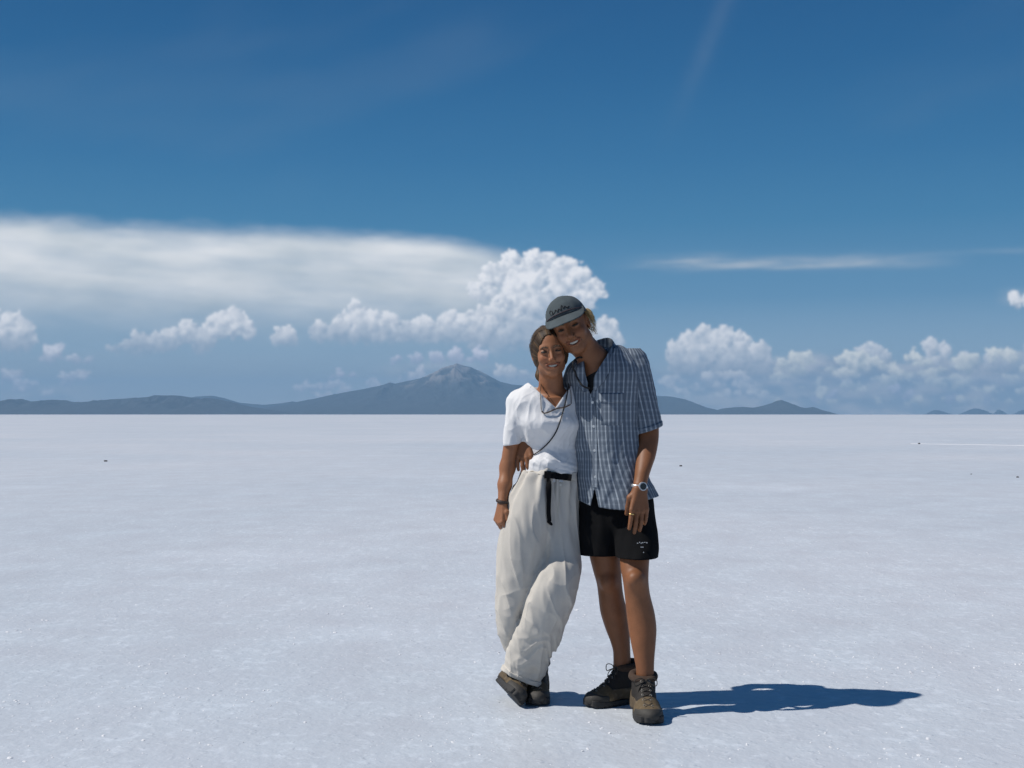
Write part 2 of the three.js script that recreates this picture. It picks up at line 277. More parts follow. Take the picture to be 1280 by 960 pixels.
    const st = new THREE.Mesh(g, new THREE.MeshStandardMaterial({ color: new THREE.Color().setRGB(0.05, 0.047, 0.045), roughness: 0.9 })); st.name = px === 132 ? 'stone' : 'stone_00' + [0, 851, 1149, 1214, 1272].indexOf(px); st.castShadow = st.receiveShadow = true;
    st.position.set(c.x, w * 0.3, c.z); scene.add(tagged(st, 'small dark stone lying alone on the white salt', 'stone', 'dark stones far out on the salt'));
  }
}
// mountains: a skyline measured as [px, py] at a distance in metres, given depth, gullies and foothills
function mountain(name, label, dist, depth, sky, { rough = 0.16, gully = 900, color, pale, cols = 420, rows = 60, tail = 1 }) {
  const x0 = sky[0][0], x1 = sky[sky.length - 1][0], pos = [], idx = [], col = [], u = dist / FOCAL;
  const prof = (px) => { let i = 0; while (i < sky.length - 2 && px > sky[i + 1][0]) i++; const a = sky[i], b = sky[i + 1], t = clamp((px - a[0]) / (b[0] - a[0])); return HORIZON - mix(a[1], b[1], t); };
  for (let j = 0; j <= rows; j++) for (let i = 0; i <= cols; i++) {
    const t = j / rows * 2 - 1, px = mix(x0, x1, i / cols), X = (px - 640) * u, Z = t * depth, s = Math.abs(t);
    const wander = gully * 0.5 * n3(X / (gully * 3), Z / (gully * 3), 2) * s, h0 = Math.max(0, prof(px + wander / u * Math.min(1, s * 3))) * u;
    const rid = 1 - Math.abs(n3(X / gully + 0.4 * n3(X / gully * 2, Z / gully, 5), Z / (gully * 2.2), 7)) * 2, fine = fbm(X / (gully * 0.3), Z / (gully * 0.4), 3, 4);
    let env = Math.pow(1 - s, 1.35) * (1 - 0.18 * s); if (j === 0 || j === rows) env = 0;
    const h = h0 * env * (1 + rough * Math.min(1, s * 6) * (0.9 * rid + 0.9 * fine)) + 0.012 * h0 * fine * (1 - s);
    pos.push(X, Math.max(h, 0) - (env === 0 ? 30 : 0), -dist - Z);
    const hh = h / Math.max(1, u * 61), c = color, v = 1 + 0.35 * fine + 0.25 * rid * 0.5, pl = pale ? pale(px, h / u, s, fine) : 0;
    col.push(mix(c[0] * v, 0.40, pl), mix(c[1] * v, 0.35, pl), mix(c[2] * v, 0.325, pl));
    if (i < cols && j < rows) { const a = j * (cols + 1) + i, b = a + cols + 1; idx.push(a, a + 1, b, a + 1, b + 1, b); }
  }
  const m = new THREE.Mesh(geo(pos, idx, { col }), new THREE.MeshStandardMaterial({ vertexColors: true, roughness: 0.95, side: THREE.DoubleSide })); m.name = name; m.castShadow = m.receiveShadow = true;
  scene.add(tagged(m, label, 'mountain', null, 'structure'));
}
const rock = [0.050, 0.058, 0.066];
mountain('volcano', 'broad volcano with pale rocky summit and long gentle slopes', 42000, 9000, [[270, 518], [320, 513], [355, 506], [385, 500], [420, 492.5], [450, 487], [480, 481], [487, 478], [494, 479.5], [520, 474], [535, 470], [543, 465], [552, 460], [560, 457.5], [567, 455.5], [571, 454], [578, 456.5], [588, 458.5], [600, 464], [612, 470], [625, 477], [640, 480.5], [665, 483], [700, 488], [740, 490.5], [790, 493], [826, 495], [838, 495.5], [852, 499], [866, 506], [880, 513.5], [893, 518]],
  { color: rock, gully: 1500, rough: 0.2, cols: 700, rows: 110, pale: (px, h, s, f) => clamp(sst(24, 40, h) * sst(0.42, 0.10, s) * sst(-0.36, 0.04, f * 1.3 + 0.22 * Math.sin(px * 0.21) - Math.abs(px - 566) / 100) * 0.75) });
mountain('hill_range', 'low dark range of hills left of the volcano', 33000, 4200, [[-260, 518], [-180, 508], [-90, 501], [-40, 504], [0, 503.5], [14, 500], [26, 498.5], [36, 502], [50, 501], [66, 499.5], [80, 500.5], [96, 503], [118, 501.5], [138, 499], [160, 498], [180, 496.5], [192, 495.5], [198, 494], [225, 494.5], [240, 497], [250, 500.5], [262, 497.5], [276, 499.5], [290, 503], [312, 508], [345, 514], [370, 518]], { color: [0.045, 0.053, 0.062], gully: 700, rough: 0.28, cols: 520, rows: 64 });
mountain('hill_range_001', 'long far ridge of hills behind the nearer range', 47000, 3500, [[150, 518], [205, 505], [245, 495.5], [265, 494.5], [280, 497.5], [300, 503.5], [330, 506], [352, 504], [366, 501.5], [380, 505], [420, 512], [460, 518]], { color: rock, gully: 900, rough: 0.2, cols: 300, rows: 40 });
mountain('island_hill', 'pointed island hill with a small knoll at its end', 36000, 2600, [[884, 518], [893, 514.5], [904, 510.5], [918, 509], [930, 508.5], [942, 509.5], [954, 507], [964, 504], [972, 500.5], [977, 500], [986, 503], [998, 508.5], [1008, 510], [1016, 508.5], [1022, 511], [1027, 514], [1030, 518]], { color: rock, gully: 500, rough: 0.22, cols: 300, rows: 44 });
for (const [k, a, b, h] of [[0, 1158, 1186, 5.5], [1, 1204, 1240, 7.5], [2, 1242, 1257, 6], [3, 1269, 1320, 7]]) mountain('island_hill_00' + (k + 1), ['tiny low island hill in the far haze', 'largest of the low island hills in the far haze', 'small hump beside the largest far island hill', 'low island hill at the end of the far row'][k], 55500, 800, [[a, 518], [a + 4, 518 - h * 0.6], [a + (b - a) * 0.35, 518 - h], [a + (b - a) * 0.55, 518 - h * 0.95], [a + (b - a) * 0.8, 518 - h * 0.6], [b, 518]], { color: rock, gully: 400, rough: 0.15, cols: 80, rows: 20 });
scene.fog = new THREE.FogExp2(new THREE.Color().setRGB(0.37, 0.66, 1), 2.7e-5);

// ---------------------------------------------------------------- signed-distance modelling
const smin = (a, b, k) => { const h = Math.max(k - Math.abs(a - b), 0) / k; return Math.min(a, b) - h * h * k * 0.25; };
const smax = (a, b, k) => -smin(-a, -b, k);
const ell = (x, y, z, a, b, c) => { const k0 = Math.sqrt(x * x / (a * a) + y * y / (b * b) + z * z / (c * c)), k1 = Math.sqrt(x * x / (a * a * a * a) + y * y / (b * b * b * b) + z * z / (c * c * c * c)); return k1 < 1e-9 ? -Math.min(a, b, c) : k0 * (k0 - 1) / k1; };
const sph = (x, y, z, r) => Math.sqrt(x * x + y * y + z * z) - r;
function cap(a, b, ra, rb) {                                   // a tapered capsule between two points
  const bx = b.x - a.x, by = b.y - a.y, bz = b.z - a.z, bb = bx * bx + by * by + bz * bz, ax = a.x, ay = a.y, az = a.z;
  return (x, y, z) => { x -= ax; y -= ay; z -= az; const h = clamp((x * bx + y * by + z * bz) / bb); x -= bx * h; y -= by * h; z -= bz * h; return Math.sqrt(x * x + y * y + z * z) - (ra + (rb - ra) * h); };
}
const chain = (pts, k = 0.01) => { const c = []; for (let i = 0; i < pts.length - 1; i++) c.push(cap(pts[i][0], pts[i + 1][0], pts[i][1], pts[i + 1][1])); return (x, y, z) => { let d = c[0](x, y, z); for (let i = 1; i < c.length; i++) d = smin(d, c[i](x, y, z), k); return d; }; };
const bounded = (f, c, r) => (x, y, z) => { const dx = x - c.x, dy = y - c.y, dz = z - c.z, d = Math.sqrt(dx * dx + dy * dy + dz * dz) - r; return d > 0.04 ? d : f(x, y, z); };
// a limb or garment lofted through oval sections; each measured as [py, left px, right px, depth D, half depth]
function loft(st, { grow = 0, yaw = 0 } = {}) {
  const cy = Math.cos(yaw), sy = Math.sin(yaw);
  const s = st.map(([py, l, r, D, b]) => { const p = pt(l, py, D), q = pt(r, py, D); return [p.y, (p.x + q.x) / 2, -D, (q.x - p.x) / 2 + grow, b + grow]; }).sort((a, b) => a[0] - b[0]);
  const N = 160, y0 = s[0][0], y1 = s[s.length - 1][0], T = [];
  const slope = s.map((_, i) => [1, 2, 3, 4].map((c) => { const a = s[Math.max(0, i - 1)], b = s[Math.min(s.length - 1, i + 1)]; return (b[c] - a[c]) / (b[0] - a[0]); }));
  for (let n = 0; n <= N; n++) {
    const y = mix(y0, y1, n / N); let i = 0; while (i < s.length - 2 && y > s[i + 1][0]) i++;
    const w = s[i + 1][0] - s[i][0], t = (y - s[i][0]) / w, t2 = t * t, t3 = t2 * t;
    T.push([1, 2, 3, 4].map((c) => (2 * t3 - 3 * t2 + 1) * s[i][c] + (t3 - 2 * t2 + t) * w * slope[i][c - 1] + (3 * t2 - 2 * t3) * s[i + 1][c] + (t3 - t2) * w * slope[i + 1][c - 1]));
  }
  const at = (y) => { const u = clamp((y - y0) / (y1 - y0)) * N, i = Math.min(N - 1, Math.floor(u)), f = u - i, a = T[i], b = T[i + 1]; return [mix(a[0], b[0], f), mix(a[1], b[1], f), mix(a[2], b[2], f), mix(a[3], b[3], f)]; };
  const side = (x, y, z) => {
    const u = clamp((y - y0) / (y1 - y0)) * N, i = Math.min(N - 1, Math.floor(u)), f = u - i, a = T[i], b = T[i + 1], A = a[2] + (b[2] - a[2]) * f, B = a[3] + (b[3] - a[3]) * f;
    const ex = x - a[0] - (b[0] - a[0]) * f, ez = z - a[1] - (b[1] - a[1]) * f, dx = (ex * cy - ez * sy) / A, dz = (ex * sy + ez * cy) / B, k0 = Math.sqrt(dx * dx + dz * dz), k1 = Math.sqrt(dx * dx / (A * A) + dz * dz / (B * B));
    return k1 < 1e-6 ? -Math.min(A, B) : k0 * (k0 - 1) / k1;
  };
  const f = (x, y, z) => { const d = side(x, y, z), e = Math.max(y0 - y, y - y1); return e > 0 ? (d > 0 ? Math.sqrt(d * d + e * e) : e) : Math.max(d, e); };
  return Object.assign(f, { side, at, y0, y1 });
}
// surface nets over the cells near the surface
function mesh(f, lo, hi, cell, { color, uv, base } = {}) {
  const nx = Math.ceil((hi.x - lo.x) / cell) + 2, ny = Math.ceil((hi.y - lo.y) / cell) + 2, nz = Math.ceil((hi.z - lo.z) / cell) + 2, B = 8;
  const bx = Math.ceil(nx / B), by = Math.ceil(ny / B), bz = Math.ceil(nz / B), val = new Float32Array(nx * ny * nz), act = new Uint8Array(bx * by * bz), reach = cell * (B + 1) * 0.87 * 1.2 + 0.003;
  const X = (i) => lo.x + i * cell, Y = (j) => lo.y + j * cell, Z = (k) => lo.z + k * cell, id = (i, j, k) => (k * ny + j) * nx + i;
  for (let c = 0; c < bz; c++) for (let b = 0; b < by; b++) for (let a = 0; a < bx; a++) {
    const d = f(X(a * B + B / 2), Y(b * B + B / 2), Z(c * B + B / 2)), on = Math.abs(d) < reach; act[(c * by + b) * bx + a] = on ? 1 : 0;
    for (let k = c * B; k < Math.min(nz, c * B + B); k++) for (let j = b * B; j < Math.min(ny, b * B + B); j++) for (let i = a * B; i < Math.min(nx, a * B + B); i++) val[id(i, j, k)] = on ? f(X(i), Y(j), Z(k)) : d;
  }
  const vid = new Int32Array(nx * ny * nz).fill(-1), pos = [], q = [0, 0, 0, 0, 0, 0, 0, 0], E = [[0, 1], [2, 3], [4, 5], [6, 7], [0, 2], [1, 3], [4, 6], [5, 7], [0, 4], [1, 5], [2, 6], [3, 7]];
  for (let k = 0; k < nz - 1; k++) for (let j = 0; j < ny - 1; j++) for (let i = 0; i < nx - 1; i++) {
    if (!act[((k / B | 0) * by + (j / B | 0)) * bx + (i / B | 0)] && !((i & 7) === 7 || (j & 7) === 7 || (k & 7) === 7)) { i |= 6; continue; }
    let m = 0; for (let c = 0; c < 8; c++) { q[c] = val[id(i + (c & 1), j + (c >> 1 & 1), k + (c >> 2))]; if (q[c] < 0) m |= 1 << c; }
    if (m === 0 || m === 255) continue;
    let n = 0, sx = 0, sy = 0, sz = 0;
    for (const [a, b] of E) if ((q[a] < 0) !== (q[b] < 0)) { const t = q[a] / (q[a] - q[b]); n++; sx += mix(a & 1, b & 1, t); sy += mix(a >> 1 & 1, b >> 1 & 1, t); sz += mix(a >> 2, b >> 2, t); }
    vid[id(i, j, k)] = pos.length / 3; pos.push(X(i) + sx / n * cell, Y(j) + sy / n * cell, Z(k) + sz / n * cell);
  }
  const idx = [], quad = (a, b, c, d, flip) => { if (a < 0 || b < 0 || c < 0 || d < 0) return; if (flip) idx.push(a, b, c, a, c, d); else idx.push(a, c, b, a, d, c); };
  for (let k = 1; k < nz - 1; k++) for (let j = 1; j < ny - 1; j++) for (let i = 1; i < nx - 1; i++) {
    const o = id(i, j, k); if (vid[o] < 0 && vid[o - 1] < 0 && vid[o - nx] < 0 && vid[o - nx * ny] < 0) continue;
    const s = val[o] < 0;
    if (s !== (val[o + 1] < 0)) quad(vid[o], vid[o - nx], vid[o - nx - nx * ny], vid[o - nx * ny], s);
    if (s !== (val[o + nx] < 0)) quad(vid[o], vid[o - nx * ny], vid[o - 1 - nx * ny], vid[o - 1], s);
    if (s !== (val[o + nx * ny] < 0)) quad(vid[o], vid[o - 1], vid[o - 1 - nx], vid[o - nx], s);
  }
  const n = pos.length / 3, nor = new Float32Array(n * 3), h = cell * 0.5, col = color && new Float32Array(n * 3), tex = uv && new Float32Array(n * 2), P = new Float32Array(pos);
  for (let v = 0; v < n; v++) {
    let x = pos[v * 3], y = pos[v * 3 + 1], z = pos[v * 3 + 2];
    const f0 = f(x + h, y - h, z - h), f1 = f(x - h, y - h, z + h), f2 = f(x - h, y + h, z - h), f3 = f(x + h, y + h, z + h);
    let gx = f0 - f1 - f2 + f3, gy = f2 + f3 - f0 - f1, gz = f1 + f3 - f0 - f2, l = Math.hypot(gx, gy, gz) || 1;
    gx /= l; gy /= l; gz /= l; const d = clamp(f(x, y, z), -cell * 0.5, cell * 0.5) * 0.8; x -= gx * d; y -= gy * d; z -= gz * d;
    nor.set([gx, gy, gz], v * 3); P.set([x, y, z], v * 3);
    if (color) col.set(color(x, y, z, gx, gy, gz), v * 3);
    if (uv) tex.set(uv(x, y, z, gx, gy, gz), v * 2);
  }
  const g = geo(P, new Uint32Array(idx), { nor, col, uv: tex }); if (base) g.translate(-base.x, -base.y, -base.z);
  g.userData.bad = 0; return g;
}
const gradN = (f, p, h = 0.002) => V(f(p.x + h, p.y, p.z) - f(p.x - h, p.y, p.z), f(p.x, p.y + h, p.z) - f(p.x, p.y - h, p.z), f(p.x, p.y, p.z + h) - f(p.x, p.y, p.z - h)).normalize();
// the point of a surface met when going back from the front at a measured bearing; off = clearance
function onto(f, px, py, D0, off = 0.002) { let D = D0 - 0.35; for (let i = 0; i < 200; i++) { const p = pt(px, py, D), d = f(p.x, p.y, p.z) - off; if (d < 0.0006) return p; if (D > D0 + 0.12) break; D += Math.max(0.0006, d * 0.6); } return Object.assign(pt(px, py, D0), { miss: true }); }
const met = (l) => { const m = l.filter((p) => p.miss).length; return l.filter((p) => !p.miss); };
// a flat strap along points, each with the normal of what it lies on
function strap(pts, nrm, width, thick) {
  const pos = [], idx = [], n = pts.length, t = V(0, 0, 0), s = V(0, 0, 0);
  for (let i = 0; i < n; i++) {
    t.subVectors(pts[Math.min(n - 1, i + 1)], pts[Math.max(0, i - 1)]).normalize(); s.crossVectors(t, nrm[i]).normalize(); const N = V(0, 0, 0).crossVectors(s, t).normalize(), w = typeof width === 'function' ? width(i / (n - 1)) : width;
    for (const [a, b] of [[-0.5, -1], [-0.46, 0.6], [0, 1], [0.46, 0.6], [0.5, -1]]) pos.push(...pts[i].clone().addScaledVector(s, a * w).addScaledVector(N, b * thick).toArray());
    if (i < n - 1) for (let k = 0; k < 5; k++) { const a = i * 5 + k, b = i * 5 + (k + 1) % 5; idx.push(a, b, a + 5, b, b + 5, a + 5); }
  }
  for (const o of [0, (n - 1) * 5]) idx.push(...(o ? [o, o + 2, o + 1, o, o + 3, o + 2, o, o + 4, o + 3] : [o, o + 1, o + 2, o, o + 2, o + 3, o, o + 3, o + 4]));
  return geo(pos, idx);
}
const spline = (pts, n) => new THREE.CatmullRomCurve3(pts).getPoints(n);
const tubeOf = (pts, r, seg = 40, sides = 6) => new THREE.TubeGeometry(new THREE.CatmullRomCurve3(pts), seg, r, sides, false);
const strip = (g) => { for (const k of Object.keys(g.attributes)) if (k !== 'position' && k !== 'normal') g.deleteAttribute(k); return g.index ? g : g; };
const join = (list) => list.length === 1 ? list[0] : mergeGeometries(list.map((g) => strip(g.index ? g.toNonIndexed() : g)));
const lin = (r, g, b, o = {}) => new THREE.MeshPhysicalMaterial({ color: new THREE.Color().setRGB(r, g, b), roughness: 0.85, ...o });
function part(name, g, m, parent, base) { if (base) g.translate(-base.x, -base.y, -base.z); const o = new THREE.Mesh(g, m); o.name = name; o.castShadow = o.receiveShadow = true; parent.add(o); return o; }
function person(label, base) { const o = new THREE.Group(); o.name = scene.getObjectByName('person') ? 'person_001' : 'person'; o.position.copy(base); scene.add(o); return tagged(o, label, 'person', 'couple standing on the salt'); }
function kid(name, parent) { const o = new THREE.Group(); o.name = name; parent.add(o); return o; }

// a rigid frame: local <-> world
function frame(o, X, Y, Z) { const m = new THREE.Matrix4().makeBasis(X, Y, Z).setPosition(o), i = m.clone().invert(), e = i.elements; return { m, i, world: (x, y, z) => V(x, y, z).applyMatrix4(m), local: (f) => (x, y, z) => f(e[0] * x + e[4] * y + e[8] * z + e[12], e[1] * x + e[5] * y + e[9] * z + e[13], e[2] * x + e[6] * y + e[10] * z + e[14]), to: (x, y, z) => [e[0] * x + e[4] * y + e[8] * z + e[12], e[1] * x + e[5] * y + e[9] * z + e[13], e[2] * x + e[6] * y + e[10] * z + e[14]] }; }
const turned = (o, roll, yaw, pitch) => { const m = new THREE.Matrix4().makeRotationZ(roll).multiply(new THREE.Matrix4().makeRotationY(yaw)).multiply(new THREE.Matrix4().makeRotationX(pitch)), X = V(), Y = V(), Z = V(); m.extractBasis(X, Y, Z); return frame(o, X, Y, Z); };

// head in its own frame: x to the picture's right, y up, z out of the face; chin at -0.110, crown at +0.115, eyes at 0.004
const mouthY = (x) => -0.0605 + 8.5 * x * x;
function headField({ jaw = 1, nose = 1, long = 1, ear = 1, corner = 0.043, brow = 0.011 }) {
  const crease = cap(V(0.018, -0.034, 0.088), V(0.039, -0.064, 0.066), 0.003, 0.0035);
  const br = cap(V(0, 0.023, 0.072), V(0.036, 0.021, 0.062), brow, brow - 0.001), no = cap(V(0, 0.014, 0.079), V(0, -0.029, 0.079 + 0.022 * nose), 0.0062 * nose, 0.0105 * nose);
  return (x, y, z) => {
    y /= long; const a = Math.abs(x);
    let d = ell(x, y - 0.032, z + 0.014, 0.073, 0.083, 0.093);
    d = smin(d, ell(x, y + 0.026, z - 0.020, 0.0575 * jaw, 0.079, 0.063), 0.03);
    d = smin(d, ell(x, y + 0.090, z - 0.052, 0.024 * jaw, 0.019, 0.021), 0.028);
    d = smin(d, sph(a - corner * jaw, y + 0.064, z - 0.006, 0.022), 0.03);
    d = smin(d, sph(a - 0.037, y + 0.027, z - 0.056, 0.021), 0.02);
    d = smin(d, br(a, y, z), 0.016);
    d = smax(d, -sph(a - 0.030, y - 0.003, z - 0.098, 0.021), 0.014);
    d = smin(d, no(x, y, z), 0.011);
    d = smin(d, sph(a - 0.0115 * nose, y + 0.0345, z - 0.086, 0.0075 * nose), 0.007);
    d = smin(d, ell(a - 0.031, y - 0.003, z - 0.069, 0.0155, 0.0105, 0.0125), 0.005);
    const m = y - mouthY(x);
    d = smax(d, -crease(a, y, z), 0.008);
    d = smin(d, ell(x, m + 0.001, z - 0.073, 0.033, 0.0115, 0.0135), 0.008);
    d = smax(d, -ell(x, m, z - 0.088, 0.0285, 0.0074, 0.018), 0.003);
    d = smax(d, -sph(a - 0.0055 * nose, y + 0.041, z - 0.092, 0.0035), 0.003);
    if (ear) { const e = ell(a - 0.0755, y + 0.002, z + 0.010, 0.0085, 0.031, 0.019); d = smin(d, smax(e, -ell(a - 0.083, y + 0.001, z - 0.0, 0.007, 0.019, 0.010), 0.006), 0.006); }
    return d * 0.95;
  };
}
function skinColor(tone, F, long, sc = 1) {                    // pigment: lips, lashes, flushed cheeks and nose
  return (x, y, z) => {
    let [r, g, b] = tone; const n = 1 + 0.22 * fbm(x * 22, y * 22, z * 22, 4) + 0.10 * n3(x * 190, y * 190, z * 190); r *= n; g *= n; b *= n;
    if (F) {
      let [a, c, e] = F.to(x, y, z); a /= sc; c /= sc * long; e /= sc;
      if (e > 0.04 && Math.abs(a) < 0.07 && c > -0.12 && c < 0.12) {
        const m = Math.abs(c - mouthY(a)), lip = 0.8 * sst(0.0115, 0.0085, m) * sst(0.033, 0.028, Math.abs(a)) * sst(0.066, 0.072, e); r = mix(r, tone[0] * 0.85, lip); g = mix(g, tone[1] * 0.62, lip); b = mix(b, tone[2] * 0.68, lip);
        const q = Math.abs(a) - 0.031, la = sst(1.25, 0.95, Math.hypot(q / 0.0135, (c - 0.0035) / 0.0048)) * sst(0.068, 0.074, e); r = mix(r, 0.03, la); g = mix(g, 0.018, la); b = mix(b, 0.012, la);
        const ch = sst(0.026, 0.004, Math.hypot(Math.abs(a) - 0.036, c + 0.024)) * 0.4 + sst(0.016, 0.004, Math.hypot(a, c + 0.026)) * 0.35; r *= 1 + 0.08 * ch; g *= 1 - 0.14 * ch; b *= 1 - 0.12 * ch;
      }
    }
    return [r, g, b];
  };
}
// hand: w = wrist, fwd = towards the fingers, across = towards the little finger, palm = out of the palm; curl per joint in radians
function handField(w, fwd, across, s, curl, { thumb = [0.5, 0.5], spread = 0.06, rel = [1, 1, 1, 1] } = {}) {
  const Y = fwd.clone().normalize(), X = across.clone().addScaledVector(Y, -across.dot(Y)).normalize(), Zp = V().crossVectors(X, Y), at = (x, y, z) => w.clone().addScaledVector(X, x * s).addScaledVector(Y, y * s).addScaledVector(Zp, z * s);
  const flip = curl.flip ? -1 : 1, kn = [[-0.031, 0.088], [-0.0105, 0.094], [0.010, 0.090], [0.029, 0.081]], len = [0.074, 0.082, 0.076, 0.060], palm = [], fingers = [], tips = [];
  kn.forEach(([kx, ky], i) => {
    palm.push(cap(at(kx * 0.45, 0.005, 0), at(kx, ky, -0.003 * flip), 0.0145 * s, 0.0108 * s));
    let ang = 0, p = at(kx, ky, -0.003 * flip), side = (i - 1.4) * spread; const pts = [[p.clone(), 0.0102 * s]];
    [0.46, 0.30, 0.24].forEach((q, j) => { ang += curl[j] * rel[i]; const L = len[i] * q * s, dy = Math.cos(ang), dz = Math.sin(ang) * flip; p = p.clone().addScaledVector(Y, L * dy * Math.cos(side)).addScaledVector(X, L * Math.sin(side) * Math.abs(dy)).addScaledVector(Zp, L * dz); pts.push([p, [0.0092, 0.0083, 0.0070][j] * s * (i === 3 ? 0.88 : 1)]); });
    fingers.push(chain(pts, 0.002)); tips.push(pts);
  });
  const th = [[at(-0.012, 0.012, 0.004 * flip), 0.0145 * s], [at(-0.036, 0.040, 0.010 * flip), 0.0125 * s]], [t1, t2] = thumb;
  const q1 = at(-0.036 - 0.034 * Math.sin(t1), 0.040 + 0.034 * Math.cos(t1), (0.010 + 0.034 * t2) * flip); th.push([q1, 0.0102 * s], [q1.clone().addScaledVector(X, -0.026 * s * Math.sin(t1 * 0.5)).addScaledVector(Y, 0.026 * s * Math.cos(t1 * 0.5)).addScaledVector(Zp, 0.020 * t2 * s * flip), 0.0082 * s]);
  const tf = chain(th, 0.006), c = at(0, 0.08, 0);
  const f = (x, y, z) => { let d = palm[0](x, y, z); for (let i = 1; i < 4; i++) d = smin(d, palm[i](x, y, z), 0.014); for (const g of fingers) d = smin(d, g(x, y, z), 0.0035); return smin(d, tf(x, y, z), 0.006); };
  return Object.assign(bounded(f, c, 0.15 * s), { tips, at, fingers, X, Y, Zp });
}
// hiking boot in its own frame: heel at z = -0.09, toe at z = +0.19, sole on y = 0
function bootFields(h = 0.16, w = 1) {
  const outline = (z) => { const t = clamp((z + 0.09) / 0.285); return (0.034 + 0.014 * sst(0.1, 0.72, t)) * Math.sqrt(Math.max(0, 1 - Math.pow(Math.abs(t * 2 - 1), 5))) * w; };
  const bend = (z) => 0.006 * sst(0.0, 0.19, z);
  const sole = (x, y, z) => { const q = z > 0.18 || z < -0.088 ? Math.hypot(Math.max(0, Math.abs(x) - 0.01), z > 0 ? z - 0.18 : z + 0.088) - 0.014 : Math.abs(x - bend(z)) - outline(z) - 0.004; const lug = 0.003 * (Math.sin(z * 260) > 0.2 ? 1 : 0) * sst(0.012, 0.004, y); return Math.max(q * 0.7 + lug, y - 0.026 - 0.010 * sst(0.09, 0.19, z) - 0.006 * sst(0, -0.08, z), 0.001 - y + 0.010 * sst(0.13, 0.2, z)); };
  const upper = (x, y, z) => {
    const a = x - bend(z);
    let d = ell(a, y - 0.035, z - 0.105, 0.046 * w, 0.038, 0.086);
    d = smin(d, ell(a, y - 0.045, z + 0.03, 0.038 * w, 0.055, 0.060), 0.03);
    d = smin(d, cap(V(0, 0.055, 0.075), V(0, 0.115, 0.012), 0.036 * w, 0.036 * w)(a, y, z), 0.03);
    d = smin(d, ell(a, 0, z + 0.022, 0.040 * w, 1, 0.048), 0.03);
    return Math.max(d, 0.018 - y, y - h) * 0.95;
  };
  return { sole, upper, outline, bend, h };
}
const BOOT = (() => {
  const made = {};
  return (h, w) => {
    const key = h + ',' + w; if (made[key]) return made[key];
    const { sole, upper, bend } = bootFields(h, w), lo = V(-0.08, -0.01, -0.13), hi = V(0.08, h + 0.06, 0.23);
    const dirt = (c) => (x, y, z) => { const n = fbm(x * 45, y * 45, z * 45, 4), m = sst(0.05, 0.4, n + 0.2 * fbm(x * 160, y * 160, z * 160, 2)); return [mix(c[0] * (1 + 0.4 * n), 0.21, m * 0.35), mix(c[1] * (1 + 0.4 * n), 0.17, m * 0.35), mix(c[2] * (1 + 0.4 * n), 0.12, m * 0.35)]; };
    const toeLine = (x, y, z) => z > 0.085 + 0.25 * Math.max(0, y - 0.05) - 4 * x * x;
    const ow = (x, y, z) => upper(x, y, z) + 0.0012 * fbm(x * 60, y * 60, z * 60, 2);
    const shaft = (x, y, z) => Math.max(ow(x, y, z), toeLine(x, y, z) ? 0.004 : -1), vamp = (x, y, z) => Math.max(ow(x, y, z) - 0.0022, 0.083 + 0.25 * Math.max(0, y - 0.05) - 4 * x * x - z);
    const rand = (x, y, z) => Math.max(ow(x, y, z) - 0.0045, y - 0.052 - 0.012 * sst(0.12, 0.18, z), 0.125 - z - 6 * x * x);
    const collar = (x, y, z) => { const a = x, q = Math.hypot(a / (0.040 * w), (z + 0.022) / 0.048); return Math.hypot((q - 1) * 0.042, (y - h) * 0.9 + 0.15 * (z + 0.02)) - 0.0135 + 0.002 * n3(x * 50, y * 50, z * 50); };
    const quarter = (s) => (x, y, z) => Math.max(ow(x, y, z) - 0.0028, 0.028 - y, y - 0.075 - 0.5 * Math.max(0, -z), 0.016 - (x - bend(z)) * s + 0.15 * Math.max(0, z - 0.02), z - 0.085, -z - 0.075);
    const laces = [], eyel = [];
    for (let i = 0; i < 6; i++) {
      const t = i / 5, y = mix(0.070, h - 0.010, t), z = mix(0.098, 0.026, Math.pow(t, 0.7)), wv = 0.017, P = (x, dy) => { let zz = z + 0.06; for (let k = 0; k < 60 && upper(x, y + dy, zz) > 0.0025; k++) zz -= 0.0018; return V(x, y + dy, zz); };
      laces.push(tubeOf([P(-wv, -0.004), P(-wv * 0.4, 0), P(wv * 0.4, 0.004), P(wv, 0.008)], 0.0022, 10, 5), tubeOf([P(wv, -0.004), P(wv * 0.4, 0), P(-wv * 0.4, 0.004), P(-wv, 0.008)], 0.0022, 10, 5));
      for (const s of [-1, 1]) { const e = new THREE.TorusGeometry(0.004, 0.0014, 5, 10), p = P(wv * s, 0); e.lookAt(V(0.3 * s, 0.5, 1)); e.translate(p.x, p.y, p.z); eyel.push(e); }
    }
    const bz = 0.045, by = h - 0.006;
    for (const s of [-1, 1]) { laces.push(tubeOf([V(0, by, bz - 0.008), V(0.022 * s, by + 0.012, bz + 0.006), V(0.046 * s, by + 0.004, bz + 0.012), V(0.044 * s, by - 0.020, bz + 0.012), V(0.018 * s, by - 0.010, bz + 0.006), V(0, by, bz - 0.008)], 0.0021, 24, 5), tubeOf([V(0, by, bz - 0.006), V(0.024 * s, by - 0.022, bz + 0.012), V(0.034 * s, by - 0.046, bz + 0.014)], 0.0020, 12, 5)); }
    return made[key] = { sole: mesh(sole, lo, hi, 0.0035), shaft: mesh(shaft, lo, hi, 0.004), vamp: mesh(vamp, lo, hi, 0.0035, { color: dirt([0.105, 0.073, 0.037]) }), rand: mesh(rand, lo, hi, 0.0035), collar: mesh(collar, lo, hi, 0.0035), quarters: [mesh(quarter(-1), lo, hi, 0.0035, { color: dirt([0.085, 0.06, 0.034]) }), mesh(quarter(1), lo, hi, 0.0035, { color: dirt([0.085, 0.06, 0.034]) })], lace: join(laces), eyelet: join(eyel) };
  };
})();
